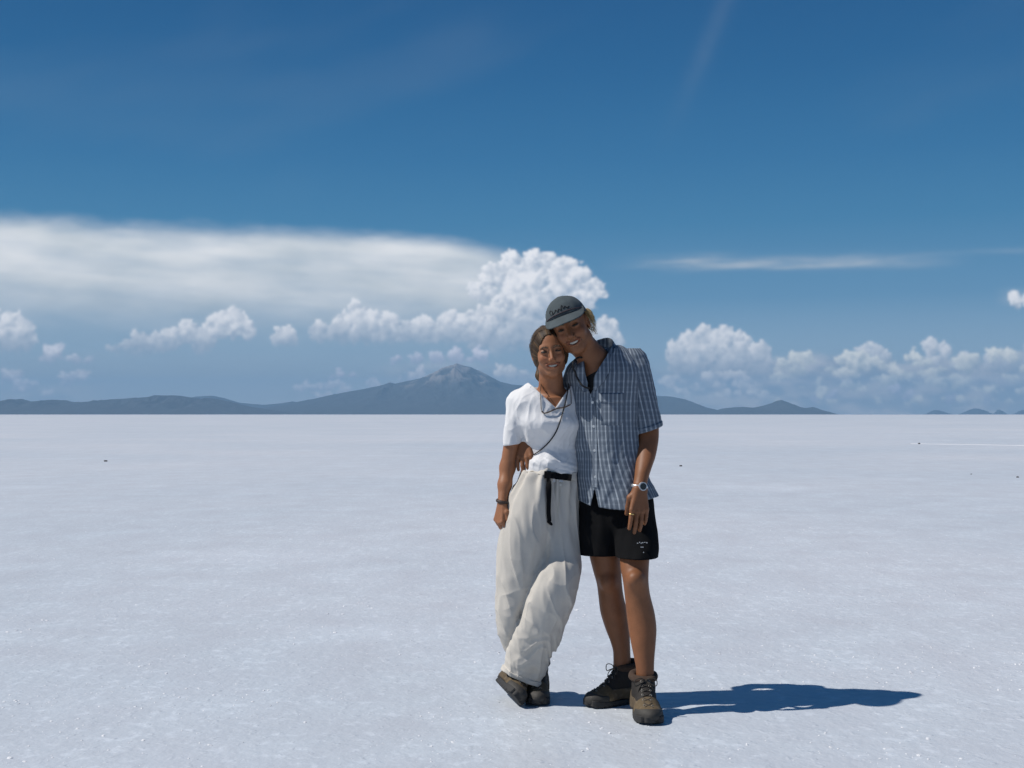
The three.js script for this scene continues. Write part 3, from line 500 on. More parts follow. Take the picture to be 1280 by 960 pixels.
const bootMat = { sole: lin(0.022, 0.021, 0.021, { roughness: 0.75 }), shaft: lin(0.014, 0.011, 0.009, { roughness: 0.8 }), vamp: new THREE.MeshPhysicalMaterial({ vertexColors: true, roughness: 0.85 }), rand: lin(0.034, 0.031, 0.027, { roughness: 0.7 }), collar: lin(0.05, 0.03, 0.02, { roughness: 0.95 }), lace: lin(0.035, 0.03, 0.025), eyelet: lin(0.3, 0.28, 0.25, { metalness: 0.8, roughness: 0.4 }) };
function boot(parent, base, F, h, w) {
  const g = kid('hiking_boot', parent), b = BOOT(h, w), q = new THREE.Matrix4().makeTranslation(-base.x, -base.y, -base.z).multiply(F.m);
  q.decompose(g.position, g.quaternion, g.scale);
  for (const n of ['sole', 'shaft', 'collar']) part(n, b[n], bootMat[n], g);
  part('toe_leather', b.vamp, bootMat.vamp, g); part('toe_guard', b.rand, bootMat.rand, g);
  for (const s of b.quarters) part('side_leather', s, bootMat.vamp, g);
  part('lace', b.lace, bootMat.lace, g); part('eyelets', b.eyelet, bootMat.eyelet, g).userData.kind = 'stuff';
  return g;
}

// ---------------------------------------------------------------- the woman
const skinMat = new THREE.MeshPhysicalMaterial({ vertexColors: true, roughness: 0.52, specularIntensity: 0.6 });
const lensMat = new THREE.MeshPhysicalMaterial({ color: 0xffffff, transmission: 1, thickness: 0, roughness: 0.02, ior: 1.45 });
const eyeMat = lin(0.02, 0.016, 0.013, { roughness: 0.15 }), toothMat = lin(0.5, 0.465, 0.40, { roughness: 0.35 }), clothMat = (c, o = {}) => new THREE.MeshPhysicalMaterial({ vertexColors: true, roughness: 0.95, sheen: 0.15, sheenRoughness: 0.6, color: new THREE.Color().setRGB(...c), ...o });
const weave = (amp, f = 90) => (x, y, z) => { const v = 1 + amp * fbm(x * f, y * f, z * f, 3) + amp * 0.8 * fbm(x * 9, y * 9, z * 9, 3); return [v, v, v]; };
function face(parent, base, F, sc, long, brow, up = 0) {         // eyes, brows and teeth, which are not skin
  const loc = (x, y, z) => F.world(x * sc, y * sc * long, z * sc), g = [], br = [];
  for (const s of [-1, 1]) {
    const e = mesh(F.local((x, y, z) => ell(x / sc - 0.031 * s, y / sc / long - 0.0025 - 2.5 * (x / sc - 0.031 * s) ** 2, z / sc - 0.0715, 0.0125, 0.0030, 0.0115) * sc), loc(0.031 * s, 0, 0.07).subScalar(0.03), loc(0.031 * s, 0, 0.07).addScalar(0.03), 0.0018);
    part('eye', e, eyeMat, parent, base);
    const c = [[0.013, 0.019, 0.086], [0.024, 0.0245, 0.0845], [0.036, 0.0235, 0.078], [0.047, 0.017, 0.066]].map(([x, y, z]) => [loc(x * s, y + up, z), 0.0024 * sc]); c[3][1] = 0.0015;
    const f = chain(c, 0.004), m = c[1][0]; part('eyebrow', mesh((x, y, z) => f(x, y, z) + 0.0008 * n3(x * 400, y * 400, z * 400), m.clone().subScalar(0.05), m.clone().addScalar(0.05), 0.0022), brow, parent, base);
  }
  const tf = F.local((x, y, z) => { x /= sc; y /= sc * long; z /= sc; const m = y - mouthY(x); return (Math.max(ell(x, m, z - 0.066, 0.0282, 0.0085, 0.0125), -0.0050 - m) + 0.0006 * Math.abs(Math.sin(x * 420))) * sc * 0.9; }), t0 = loc(0, -0.06, 0.07);
  part('teeth', mesh(tf, t0.clone().subScalar(0.035), t0.clone().addScalar(0.035), 0.0018), toothMat, parent, base);
}
{
  const base = V(pt(668, 880, 5.4).x, 0, -5.4), D = 5.38;
  const me = person('smiling woman in white T-shirt and baggy cream trousers leaning against the man, ankles crossed', base);
  // --- garments as fields
  const tors = loft([[474, 668, 708, D, 0.060], [481, 656, 718, D, 0.078], [490, 645, 726, D, 0.088], [500, 640, 729, D - 0.005, 0.098], [515, 645, 728, D - 0.01, 0.108], [530, 649, 727, D - 0.02, 0.118], [548, 655, 725, D - 0.002, 0.098], [563, 659, 724, D + 0.008, 0.086], [577, 657, 724, D - 0.002, 0.102], [588, 656, 723, D, 0.103], [600, 655, 723, D, 0.098], [612, 654, 723, D, 0.098]], { yaw: 0.22 });
  const slR = cap(pt(648, 502, D), pt(638.5, 555, D - 0.02), 0.049, 0.036), slL = cap(pt(714, 500, D + 0.02), pt(742, 528, D + 0.15), 0.052, 0.048);
  const vy = pt(695, 510, 5.28).y, vx = pt(695, 510, 5.28).x, cuffY = pt(640, 556, D).y, cuffX = pt(640, 556, D).x, backY = pt(690, 484, D).y;
  const teeFold = (x, y, z) => {
    const w = sst(1.20, 1.06, y), a = x * 0.35 + y, b = x - 0.35 * y;
    const cr = (t) => { t = 1 - Math.abs(t) * 2.6; return t > 0 ? t * t : 0; };
    return -0.0028 * cr(n3(b * 12 + 3, a * 9, z * 9 + 5)) - 0.0016 * cr(n3(b * 26, a * 14 + 6, z * 20)) + 0.0065 * n3(b * 16, a * 5, z * 10) + 0.003 * n3(x * 38 + 4, y * 14, z * 30) + w * 0.009 * n3(b * 8, a * 30 + 1.5 * n3(b * 9, a * 6, 4), 6 + z * 5) - w * 0.004 * Math.abs(n3(b * 10 + 7, a * 44, 2));
  };
  const teeBody = (x, y, z) => { let d = smin(tors(x, y, z), slR(x, y, z), 0.035); return smin(d, slL(x, y, z), 0.04); };
  const tee = (x, y, z) => {
    let d = teeBody(x, y, z) + teeFold(x, y, z);
    const line = z > -D + 0.0 ? vy + (x < vx ? 0.95 : 1.45) * Math.abs(x - vx) - 0.0 : backY;
    d = smax(d, (y - line) * 0.62, 0.004);
    const cut = cuffY + (x - cuffX) * 0.15 - y; if (x < cuffX + 0.05) { d = Math.max(d, cut); if (cut > -0.035) d = Math.max(d, -(teeBody(x, y, z) + 0.012)); }
    return d * 0.85;
  };
  const legR = loft([[588, 653, 693, D, 0.100], [600, 648, 695, D - 0.01, 0.108], [612, 641, 696, D - 0.02, 0.114], [630, 634, 694, D - 0.03, 0.120], [660, 625.5, 690, D - 0.035, 0.120], [700, 621.5, 682, D - 0.025, 0.11], [735, 620.5, 672, D - 0.01, 0.102], [762, 620.5, 660, D, 0.092], [785, 623, 652, D + 0.02, 0.08], [802, 628, 655, D + 0.05, 0.068], [816, 634, 662, D + 0.07, 0.058], [828, 645, 672, D + 0.085, 0.05], [836, 653, 676, D + 0.09, 0.045]]);
  const legL = loft([[588, 676, 722, D, 0.096], [600, 676, 723.5, D + 0.008, 0.100], [630, 678, 725, D + 0.015, 0.104], [660, 680, 726, D + 0.01, 0.104], [690, 677, 726, D - 0.02, 0.104], [710, 671, 725, D - 0.06, 0.102], [735, 662, 721, D - 0.09, 0.097], [760, 655, 715, D - 0.085, 0.092], [780, 648, 706, D - 0.07, 0.086], [800, 641, 697, D - 0.045, 0.08], [818, 635, 689, D - 0.02, 0.075], [834, 631, 681, D + 0.0, 0.072], [850, 630, 675, D + 0.01, 0.068], [858, 631, 672, D + 0.01, 0.066]]);
  const waistY = pt(690, 585, D).y, cuff = pt(650, 847, D), pel = pt(690, 600, D), crossY = pt(650, 740, D).y;
  const panFold = (x, y, z) => {
    const down = waistY - y, th = Math.atan2(x - pel.x, z - pel.z);
    let f = 0.009 * Math.exp(-Math.max(0, down - 0.035) / 0.11) * Math.sin(th * 17 + 2.2 * n3(x * 12, y * 4, 2)) * sst(-0.01, 0.05, down);
    const cr = (t) => { t = 1 - Math.abs(t) * 2.4; return t > 0 ? t * t : 0; };
    f += 0.009 * n3(x * 17 + y * 3, y * 4.2, z * 14) + 0.0025 * n3(x * 36, y * 12 + x * 8, z * 34) - 0.005 * cr(n3(x * 15 + 2 + y * 2, y * 2.6, z * 13 + 8)) - 0.0028 * cr(n3(x * 9 + y * 4, y * 11 - x * 5 + 3, z * 8 + 2)) * sst(0.75, 0.45, y);
    const s = x * -0.42 - y * 0.9, c = x * 0.9 - y * 0.42, lo = sst(0.50, 0.12, y), r = 1 - Math.abs(n3(s * 17 + 1.6 * n3(c * 9, s * 5, 3), c * 5.5, z * 5 + 3)) * 2.1;
    return f - lo * 0.0115 * r + lo * 0.004 * n3(s * 40, c * 14, z * 20);
  };
  const panBody = (x, y, z) => smin(legR(x, y, z), legL(x, y, z), y > 0.78 ? 0.05 : mix(0.006, 0.05, sst(0.55, 0.78, y)));
  const cuffLine = (x) => cuff.y + (cuff.x - x) * -0.0 - (x - cuff.x) * 0.42;
  const pants = (x, y, z) => {
    const a = legL(x, y, z), b = legR(x, y, z), pf = panFold(x, y, z); let d = smin(b, a, y > 0.78 ? 0.05 : mix(0.006, 0.05, sst(0.55, 0.78, y))) + pf;
    const cut = cuffLine(x) - y; if (y < 0.3 && a < b + 0.01) { d = Math.max(d, cut); if (cut > -0.04) d = Math.max(d, -(legL.side(x, y, z) + pf + 0.011)); d = Math.min(d, Math.max(Math.abs(legL.side(x, y, z) + pf - 0.002) - 0.004, cut, -cut - 0.022)); }
    d = smax(d, y - waistY - 0.22 * (pel.x - x) - 0.004, 0.008);
    return d * 0.82;
  };
  // --- body
  const F = turned(pt(687.5, 440.5, 5.31), 0.12, 0.03, 0.04), hw = headField({ jaw: 0.92, nose: 0.92, long: 1, corner: 0.037, brow: 0.0085 }), SC = 1.0, head = bounded(F.local((x, y, z) => hw(x, y, z)), pt(687.5, 440, 5.31), 0.17);
  const neck = chain([[pt(688, 452, D - 0.05), 0.052], [pt(688.5, 474, D - 0.02), 0.049], [pt(689, 492, D), 0.062]], 0.02), trap = cap(pt(660, 498, D), pt(718, 498, D), 0.030, 0.030);
  const armR = chain([[pt(648, 500, D), 0.038], [pt(641, 545, D - 0.01), 0.035], [pt(634.5, 584, D), 0.0335], [pt(631, 606, D - 0.03), 0.029], [pt(628.3, 626, D - 0.06), 0.0215]], 0.02);
  const armL = chain([[pt(716, 500, D + 0.02), 0.038], [pt(748, 538, D + 0.16), 0.034], [pt(757, 562, D + 0.18), 0.03], [pt(765, 578, D + 0.165), 0.024]], 0.02);
  const hR = handField(pt(627.8, 629, D - 0.062), V(-0.16, -0.97, 0.10), V(-0.55, 0, -0.84), 0.92, Object.assign([0.75, 1.15, 0.7], { flip: true }), { thumb: [0.12, 0.25] });
  const hL = handField(pt(765.5, 580, D + 0.165), V(0.25, -0.95, 0.05), V(1, 0, 0), 0.92, Object.assign([0.15, 0.2, 0.15], {}), {});
  const thighs = [chain([[pt(670, 615, D), 0.072], [pt(646, 738, D - 0.01), 0.052], [pt(646, 775, D + 0.03), 0.048], [pt(668, 832, D + 0.09), 0.036], [pt(672, 858, D + 0.08), 0.034]], 0.02), chain([[pt(700, 615, D + 0.02), 0.068], [pt(698, 690, D + 0.0), 0.056], [pt(694, 735, D - 0.065), 0.048], [pt(684, 775, D - 0.06), 0.044], [pt(652, 842, D + 0.015), 0.036], [pt(644, 856, D + 0.01), 0.032]], 0.02)];
  const inner = (x, y, z) => Math.max(tors(x, y, z) + 0.02, y - pt(690, 497, D).y);
  const body = (x, y, z) => {
    let d = smin(head(x, y, z), neck(x, y, z), 0.025); d = smin(d, inner(x, y, z), 0.03); d = smin(d, trap(x, y, z), 0.035);
    d = smin(d, smin(armR(x, y, z), hR(x, y, z), 0.012), 0.02); d = smin(d, smin(armL(x, y, z), hL(x, y, z), 0.012), 0.02);
    if (y < 1.1) { d = smin(d, thighs[0](x, y, z), 0.02); d = smin(d, thighs[1](x, y, z), 0.008); }
    return d * 0.9;
  };
  part('body', mesh(body, pt(608, 395, 5.62).setY(0.02).setZ(-5.72), V(0.75, 1.72, -5.1), 0.0038, { color: skinColor([0.27, 0.116, 0.057], F, 1), base }), skinMat, me);
  face(me, base, F, 1, 1, lin(0.07, 0.045, 0.027));
  // --- hair: swept back from a parting into a low ponytail
  const flow = (x, y, z) => Math.atan2(x - 0.012, Math.max(0.02, y + 0.02 + 0.3 * (z + 0.06)));
  const hairF = (x, y, z) => {
    let d = ell(x, y - 0.033, z + 0.018, 0.0790, 0.0880, 0.100);
    d = smin(d, ell(Math.abs(x) - 0.050, y + 0.016, z + 0.018, 0.028, 0.056, 0.050), 0.03);
    d = smax(d, -(ell(x - 0.004, y + 0.028, z - 0.085, 0.0595, 0.106, 0.085) + 0.003 * n3(flow(x, y, z) * 14, z * 20, 4)), 0.006);
    d = smax(d, -(y + 0.058 + 0.35 * (z + 0.05)), 0.02);
    const pony = chain([[V(-0.012, -0.025, -0.095), 0.022], [V(-0.034, -0.065, -0.082), 0.024], [V(-0.050, -0.098, -0.060), 0.020], [V(-0.050, -0.125, -0.052), 0.010]], 0.02); d = smin(d, pony(x, y, z), 0.012);
    const part_ = Math.exp(-Math.pow((x - 0.014) / 0.006, 2)) * sst(0.06, 0.1, y) * sst(-0.03, 0.02, z), a = flow(x, y, z);
    return (d + 0.002 * n3(a * 9, z * 8, 3) + 0.0006 * n3(a * 34, z * 14, 8) + 0.001 * n3(a * 75 + 3 * n3(x * 30, y * 30, z * 30), z * 20, 5) + 0.004 * part_) * 0.85;
  };
  const hairCol = (x, y, z) => { const [a, b, c] = F.to(x, y, z), t = flow(a, b, c), v = 1 + 0.75 * n3(t * 34, c * 13, 8) + 0.5 * n3(t * 90, c * 25, 2), g = sst(-0.15, 0.45, n3(t * 18, c * 7, 31)); return [mix(0.03, 0.085, g) * v, mix(0.017, 0.049, g) * v, mix(0.009, 0.022, g) * v]; };
  const hc = pt(687.5, 440, 5.31), hf = F.local(hairF), hairMat = new THREE.MeshPhysicalMaterial({ vertexColors: true, roughness: 0.6, specularIntensity: 0.5 });
  const hair = part('hair', mesh(hf, hc.clone().subScalar(0.19), hc.clone().addScalar(0.16), 0.0026, { color: hairCol, base }), hairMat, me);
  seed = 7; const fly = [];
  for (let i = 0; i < 160; i++) {                              // loose strands
    const a = (rnd() - 0.5) * 3.0, b = rnd() * 0.9 - 0.2, p = V(Math.sin(a) * Math.cos(b) * 0.083, 0.033 + Math.cos(a) * Math.cos(b) * 0.091, -0.018 + Math.sin(b) * 0.07), q = [], n = V(p.x, p.y - 0.03, p.z).normalize();
    for (let k = 0; k < 5; k++) { const t = k / 4; q.push(F.world(p.x * (1 - 0.05 * t) + n.x * 0.010 * Math.sin(t * 3) * rnd(), p.y - 0.045 * t * t * Math.abs(Math.sin(a)) + n.y * 0.007 * Math.sin(t * 3) * rnd(), p.z - 0.055 * t)); }
    fly.push(tubeOf(q, 0.0006, 8, 3));
  }
  const lockSets = [[], [], []];
  for (let i = 0; i < 900; i++) {                              // strands combed from the hairline to the back
    const a = (rnd() - 0.5) * 3.9, s0 = V(Math.sin(a) * 0.9, Math.cos(a) * 0.75 + 0.1, 0.62 - 0.5 * Math.abs(Math.sin(a * 0.5)) + 0.25 * (rnd() - 0.5)).normalize(), e0 = V(-0.15 + 0.1 * (rnd() - 0.5), -0.55, -0.8).normalize(), om = Math.acos(clamp(s0.dot(e0), -1, 1)), q = [], k0 = 0.03 * rnd(), k1 = 0.7 + 0.3 * rnd(), lift = 1.006 + 0.02 * rnd() * rnd();
    for (let k = 0; k < 8; k++) { const t = mix(k0, k1, k / 7), d = s0.clone().multiplyScalar(Math.sin((1 - t) * om)).addScaledVector(e0, Math.sin(t * om)).divideScalar(Math.sin(om)), l = lift + 0.012 * n3(i * 0.7, t * 4, 3); let x = d.x * 0.079 * l, y = 0.033 + d.y * 0.088 * l, zz = -0.018 + d.z * 0.1 * l; for (let m = 0; m < 8; m++) { const f = hairF(x, y, zz); if (f > 0.004 || f < -0.001) { const h = f - 0.001; x += -d.x * h; y += -d.y * h; zz += -d.z * h; } } q.push(F.world(x, y, zz)); }
    if (q.every((v) => v.distanceTo(hc) < 0.16)) lockSets[i % 3].push(tubeOf(q, 0.0008, 12, 3));
  }
  lockSets.forEach((l, i) => part('combed_strands', join(l), lin(...[[0.10, 0.058, 0.026], [0.035, 0.02, 0.011], [0.062, 0.036, 0.017]][i], { roughness: 0.55 }), hair, base).userData.kind = 'stuff');
  part('loose_strands', join(fly), lin(0.14, 0.09, 0.05, { roughness: 0.5 }), hair, base).userData.kind = 'stuff';
  const band = new THREE.TorusGeometry(0.020, 0.0045, 8, 20); band.lookAt(V(-0.35, -0.8, 0.25)); band.translate(-0.024, -0.046, -0.09); band.applyMatrix4(F.m); part('hair_band', band, lin(0.02, 0.02, 0.025), hair, base);
  // --- clothes
  const shirt = part('t_shirt', mesh(tee, V(-0.10, 0.98, -5.60), V(0.42, 1.46, -5.22), 0.0042, { color: weave(0.02), base }), clothMat([0.64, 0.64, 0.65]), me);
  { // bound neckline, and stitched sleeve hem
    const pts = []; for (let i = 0; i <= 16; i++) { const t = i / 16; const px = t < 0.62 ? mix(664.5, 695, t / 0.62) : mix(695, 712.5, (t - 0.62) / 0.38), py = t < 0.62 ? mix(480.5, 510.5, t / 0.62) : mix(510.5, 485, (t - 0.62) / 0.38); pts.push(onto(tee, px - 0.8, py + 2.2, D, 0.0006)); }
    const sm = spline(met(pts), 40); part('neckline', strap(sm, sm.map((p) => gradN(tee, p)), 0.012, 0.0012), lin(0.64, 0.64, 0.65), shirt, base);
  }
  const tr = part('trousers', mesh(pants, V(-0.12, 0.03, -5.58), V(0.36, 1.08, -5.14), 0.0042, { color: weave(0.045, 130), base }), clothMat([0.49, 0.46, 0.415]), me);
  const lay = (f, list, n, off) => { const p = spline(met(list.map(([x, y]) => onto(f, x, y, D, off))), n); return [p, p.map((q) => gradN(f, q, 0.006))]; };
  const wb = lay(pants, [[660, 588.8], [670, 588], [680, 589.5], [690, 591.5], [702, 593.5], [713, 595], [720, 596.5]], 60, 0.0015);
  part('waistband', strap(wb[0], wb[1], (t) => 0.036 + 0.0012 * Math.sin(t * 160), 0.0018), lin(0.49, 0.46, 0.415), tr, base);
  const dark = lin(0.006, 0.006, 0.007, { roughness: 0.9, specularIntensity: 0.25 });
  const bl = lay(pants, [[681, 592.8], [690, 594], [702, 595.6], [714.5, 597]], 30, 0.009), bt = part('belt', strap(bl[0], bl[1], 0.030, 0.0018), dark, tr, base);
  const bd = lay(pants, [[685, 594], [685.8, 605], [686.2, 625], [686, 640], [687, 652]], 40, 0.007); part('belt_end', strap(bd[0], bd[1], (t) => 0.026 - 0.004 * t, 0.0016), dark, bt, base);
  { const p = bl[0][4], b = new THREE.BoxGeometry(0.030, 0.031, 0.006, 1, 1, 1); b.translate(p.x, p.y, p.z + 0.004); part('buckle', b, dark, bt, base); }
  { const q = onto(pants, 687.5, 653, D, 0.006), b = cap(q.clone().add(V(-0.006, 0.004, 0.002)), q.clone().add(V(0.006, -0.008, 0.004)), 0.008, 0.006); part('belt_tip', mesh(b, q.clone().subScalar(0.03), q.clone().addScalar(0.03), 0.003), dark, bt, base); }
  for (const list of [[[701, 601], [700, 615], [698.5, 630], [697.5, 640]]]) { const l = lay(pants, list, 24, 0.0004); part('seam', strap(l[0], l[1], 0.004, 0.0006), lin(0.45, 0.43, 0.37), tr, base); }
  { const p = onto(pants, 700.5, 606, D, 0.002), b = new THREE.CylinderGeometry(0.006, 0.006, 0.003, 14); b.rotateX(Math.PI / 2); b.translate(p.x, p.y, p.z); part('button', b, lin(0.6, 0.58, 0.52), tr, base); }
  // --- boots
  boot(me, base, turned(V(0.117, 0.001, -5.475), 0, -0.06, 0), 0.15, 1.08);
  const z = V(0.26, -0.03, 0.965).normalize(), x = V(0.62, -0.74, -0.19); x.addScaledVector(z, -x.dot(z)).normalize(); boot(me, base, frame(V(-0.040, 0.047, -5.425), x, V().crossVectors(z, x), z), 0.15, 1.08);
  // --- spectacles hanging on the chest, cross-body cord, wrist band
  const glow = body, surf = (a, b, off) => { const p = onto(tee, a, b, D, off), q = onto(body, a, b, D, off); return p.miss ? q : q.miss ? p : p.z > q.z ? p : q; };
  const sp = kid('spectacles', me), frameMat = lin(0.055, 0.03, 0.012, { roughness: 0.35 }), S = (list, off) => met(list.map(([a, b]) => surf(a, b, off)));
  const front = S([[677, 513.5], [679.5, 516.3], [685, 515.4], [691, 512.8], [696.5, 510.5], [702, 509.8], [708, 508.2], [713, 505.6]], 0.007);
  part('brow_bar', tubeOf(front, 0.0026, 50, 8), frameMat, sp, base);
  for (const l of [[[676.6, 512.5], [676, 500], [675.6, 490], [676.4, 480]], [[714, 505], [714, 497], [713.4, 490], [712, 484]]]) part('temple', tubeOf(S(l, 0.004), 0.0015, 24, 6), frameMat, sp, base);
  for (const [a, b] of [[1, 3.2], [4.2, 6.6]]) { // clear lenses below the bar
    const c = new THREE.CatmullRomCurve3(front), p = c.getPoint(a / 7), q = c.getPoint(b / 7), m = p.clone().add(q).multiplyScalar(0.5).add(V(0, -0.016, 0.004)), w = p.distanceTo(q) / 2, sh = new THREE.CylinderGeometry(1, 1, 0.0016, 28); sh.rotateX(Math.PI / 2); sh.scale(w, 0.017, 1); sh.rotateZ(Math.atan2(q.y - p.y, q.x - p.x)); sh.rotateX(-0.25); sh.translate(m.x, m.y, m.z); part('lens', sh, lensMat, sp, base);
  }
  part('neck_cord', tubeOf(S([[676.5, 480.5], [679, 486], [684, 492], [690, 501], [694.5, 507]], 0.003), 0.0014, 30, 5), lin(0.07, 0.03, 0.015), sp, base);
  const cord = S([[709.8, 488], [707.5, 500], [705.5, 508], [703, 517], [700, 527], [696, 538], [690, 548], [682, 557], [673, 564.5], [667, 568.3]], 0.0035); cord.unshift(pt(708.5, 477, D + 0.03), pt(711, 481, D - 0.03));
  part('shoulder_cord', tubeOf(cord, 0.0027, 90, 7), lin(0.012, 0.011, 0.010), me, base);
  { const a = pt(628.6, 626.5, D - 0.06), t = new THREE.TorusGeometry(0.0255, 0.0062, 8, 28); t.scale(1, 1, 1.25); t.lookAt(V(-0.14, -0.98, -0.12)); t.translate(a.x, a.y, a.z); part('wristband', t, lin(0.035, 0.018, 0.012, { roughness: 0.6 }), me, base); }
}

// ---------------------------------------------------------------- the man
{
  const D = 5.36, base = V(pt(780, 880, 5.3).x, 0, -5.3);
  const me = person('smiling man in blue plaid shirt, black shorts and faded cap, arm around the woman', base);
  // --- fields
  const tors = loft([[431, 750, 774, D, 0.045], [436, 742, 784, D, 0.06], [445, 728, 793, D, 0.075], [455, 718, 800, D, 0.092], [468, 712, 803, D, 0.108], [485, 711, 802, D - 0.005, 0.112], [510, 712, 800, D - 0.01, 0.112], [540, 714, 800, D - 0.01, 0.112], [570, 716, 803, D - 0.01, 0.115], [595, 718, 811, D - 0.005, 0.132], [612, 719, 820, D, 0.138], [626, 719, 827, D, 0.142], [645, 718, 833, D, 0.145]], { yaw: -0.42 });
  const slv = loft([[436, 776, 800, D, 0.035], [443, 774, 806, D - 0.005, 0.055], [455, 775, 811, D - 0.01, 0.068], [475, 779, 816, D - 0.015, 0.073], [500, 785, 820.5, D - 0.02, 0.073], [522, 790, 825.5, D - 0.03, 0.072], [545, 794, 829, D - 0.035, 0.071], [555, 795, 830, D - 0.035, 0.07]]);
  const slB = cap(pt(724, 468, D + 0.03), pt(704, 520, D + 0.17), 0.066, 0.066);
  const H = (px, py) => pt(px, py, D - 0.12), hem = [[700, 620], [724, 627], [739, 633.5], [743.6, 612], [744.4, 612], [749, 634.5], [765, 636.5], [781, 637], [795, 632], [808, 625], [818, 623], [829, 621.5], [850, 620]].map(([a, b]) => H(a, b));
  const hemY = (x) => { let i = 0; while (i < hem.length - 2 && x > hem[i + 1].x) i++; return mix(hem[i].y, hem[i + 1].y, clamp((x - hem[i].x) / (hem[i + 1].x - hem[i].x))); };
  const vTip = pt(738.5, 493, D - 0.11), neckX = pt(745, 440, D).x, cuffA = pt(795, 541, D - 0.05), cuffB = pt(827, 530.5, D - 0.05), backY = pt(760, 434, D).y;
  const fold = (x, y, z) => {
    const lo = sst(1.35, 0.95, y);
    return 0.007 * n3(x * 13, y * 4 + x * 3, z * 10) + 0.0035 * n3(x * 30, y * 8 - x * 6, z * 22) + lo * 0.0095 * n3(x * 19 + 1.2 * n3(x * 6, y * 5, 1), y * 3.2, z * 14 + 4) - 0.004 * Math.abs(n3(x * 16 - y * 14, y * 10 + x * 10, z * 9 + 7));
  };
  const mainB = (x, y, z) => smin(smin(tors(x, y, z), slv(x, y, z), 0.022), slB(x, y, z), 0.03);
  const raw = (x, y, z) => mainB(x, y, z) + fold(x, y, z);
  const shirtF = (x, y, z) => {
    let d = raw(x, y, z); { const q = (slv(x, y, z) - tors(x, y, z)) / 0.006; if (q * q < 9) d += 0.005 * Math.exp(-q * q); }
    if (z > -D) { const left = x < vTip.x, s = left ? 2.6 : 1.9; d = smax(d, (y - vTip.y - s * Math.abs(x - vTip.x)) * (left ? 0.36 : 0.46), 0.004); } else d = Math.max(d, y - backY);
    const onSleeve = slv(x, y, z) < tors(x, y, z) + 0.004 && x > cuffA.x - 0.03;
    if (onSleeve) { const c = mix(cuffA.y, cuffB.y, (x - cuffA.x) / (cuffB.x - cuffA.x)) - y - 0.10 * (z + D); d = Math.max(d, c); if (c > -0.05) d = Math.max(d, -(slv.side(x, y, z) + fold(x, y, z) + 0.012)); d = Math.min(d, Math.max(Math.abs(slv.side(x, y, z) + fold(x, y, z) - 0.001) - 0.0035, c, -c - 0.022)); }
    else if (y < 1.15) { const c = hemY(x) + 0.02 * sst(-D, -D - 0.1, z) - y; d = Math.max(d, c); if (c > -0.07) d = Math.max(d, -(tors.side(x, y, z) + fold(x, y, z) + 0.012)); }
    return d * 0.82;
  };
  const DS = D - 0.02;
  const shR = loft([[606, 722, 776, D + 0.02, 0.075], [640, 721, 780, D + 0.01, 0.09], [665, 722, 778, D, 0.10], [685, 723.5, 777, D, 0.105], [700, 724, 777, D, 0.105], [710, 724, 777, D, 0.105]]), shL = loft([[606, 762, 812, DS + 0.02, 0.085], [640, 764, 818, DS, 0.098], [665, 766, 822, DS - 0.02, 0.112], [685, 768, 823, DS - 0.06, 0.122], [700, 769, 823, DS - 0.085, 0.122], [710, 769, 823, DS - 0.09, 0.122]]);
  const hemR = pt(750, 696, D - 0.1).y, hemL = pt(800, 698, D - 0.16).y, sFold = (x, y, z) => 0.009 * n3(x * 16, y * 5, z * 12) + 0.004 * n3(x * 30, y * 12, z * 25);
  const shorts = (x, y, z) => { const a = shR(x, y, z), b = shL(x, y, z), f = sFold(x, y, z); let d = smin(a, b, mix(0.008, 0.06, sst(0.72, 0.85, y))) + f; const c = (a < b ? hemR : hemL) - y; d = Math.max(d, c); if (c > -0.06) d = Math.max(d, -((a < b ? shR : shL).side(x, y, z) + f + 0.012)); return d * 0.85; };
  // --- body
  const SC = 1.05, LONG = 1.04, HD = 5.285, hO = pt(713, 409, HD), F = turned(hO, 0.38, -0.20, 0.08), hm = headField({ jaw: 1.08, nose: 1.12, long: LONG }), head = bounded(F.local((x, y, z) => hm(x / SC, y / SC, z / SC) * SC), hO, 0.18);
  const neck = chain([[F.world(0, -0.05, -0.025), 0.060], [pt(744, 450, D - 0.02), 0.060], [pt(752, 472, D), 0.075]], 0.02), trap = cap(pt(730, 466, D), pt(790, 456, D), 0.045, 0.05);
  const armL = loft([[450, 780, 808, D - 0.01, 0.048], [500, 789, 818, D - 0.02, 0.047], [530, 796, 823, D - 0.03, 0.046], [545, 796.5, 823.5, D - 0.045, 0.046], [558, 796, 822, D - 0.07, 0.046], [572, 795, 819, D - 0.10, 0.045], [585, 794, 814.5, D - 0.13, 0.04], [596, 793, 811, D - 0.15, 0.033], [606, 791.5, 808.5, D - 0.168, 0.026], [614, 790, 809, D - 0.175, 0.022]]);
  const armR = chain([[pt(724, 468, D + 0.03), 0.055], [pt(700, 528, D + 0.19), 0.045], [pt(688, 545, D + 0.20), 0.044], [pt(668, 543, D + 0.16), 0.038], [pt(656, 544, D + 0.02), 0.028]], 0.025);
  const hL = handField(pt(800, 610, D - 0.185), V(-0.06, -0.98, 0.15), V(0.96, 0, -0.28), 1.10, [0.06, 0.14, 0.12], { thumb: [-0.15, 0.9], spread: 0.03, rel: [1, 1, 1.3, 1.8] });
  const hR = handField(pt(656, 546, D + 0.015), V(0.0, -0.93, 0.30), V(-0.83, 0.1, -0.5), 1.06, Object.assign([0.12, 0.35, 0.25], { flip: true }), { thumb: [0.9, 0.5], spread: 0.10, rel: [2.2, 1.4, 1, 0.8] });
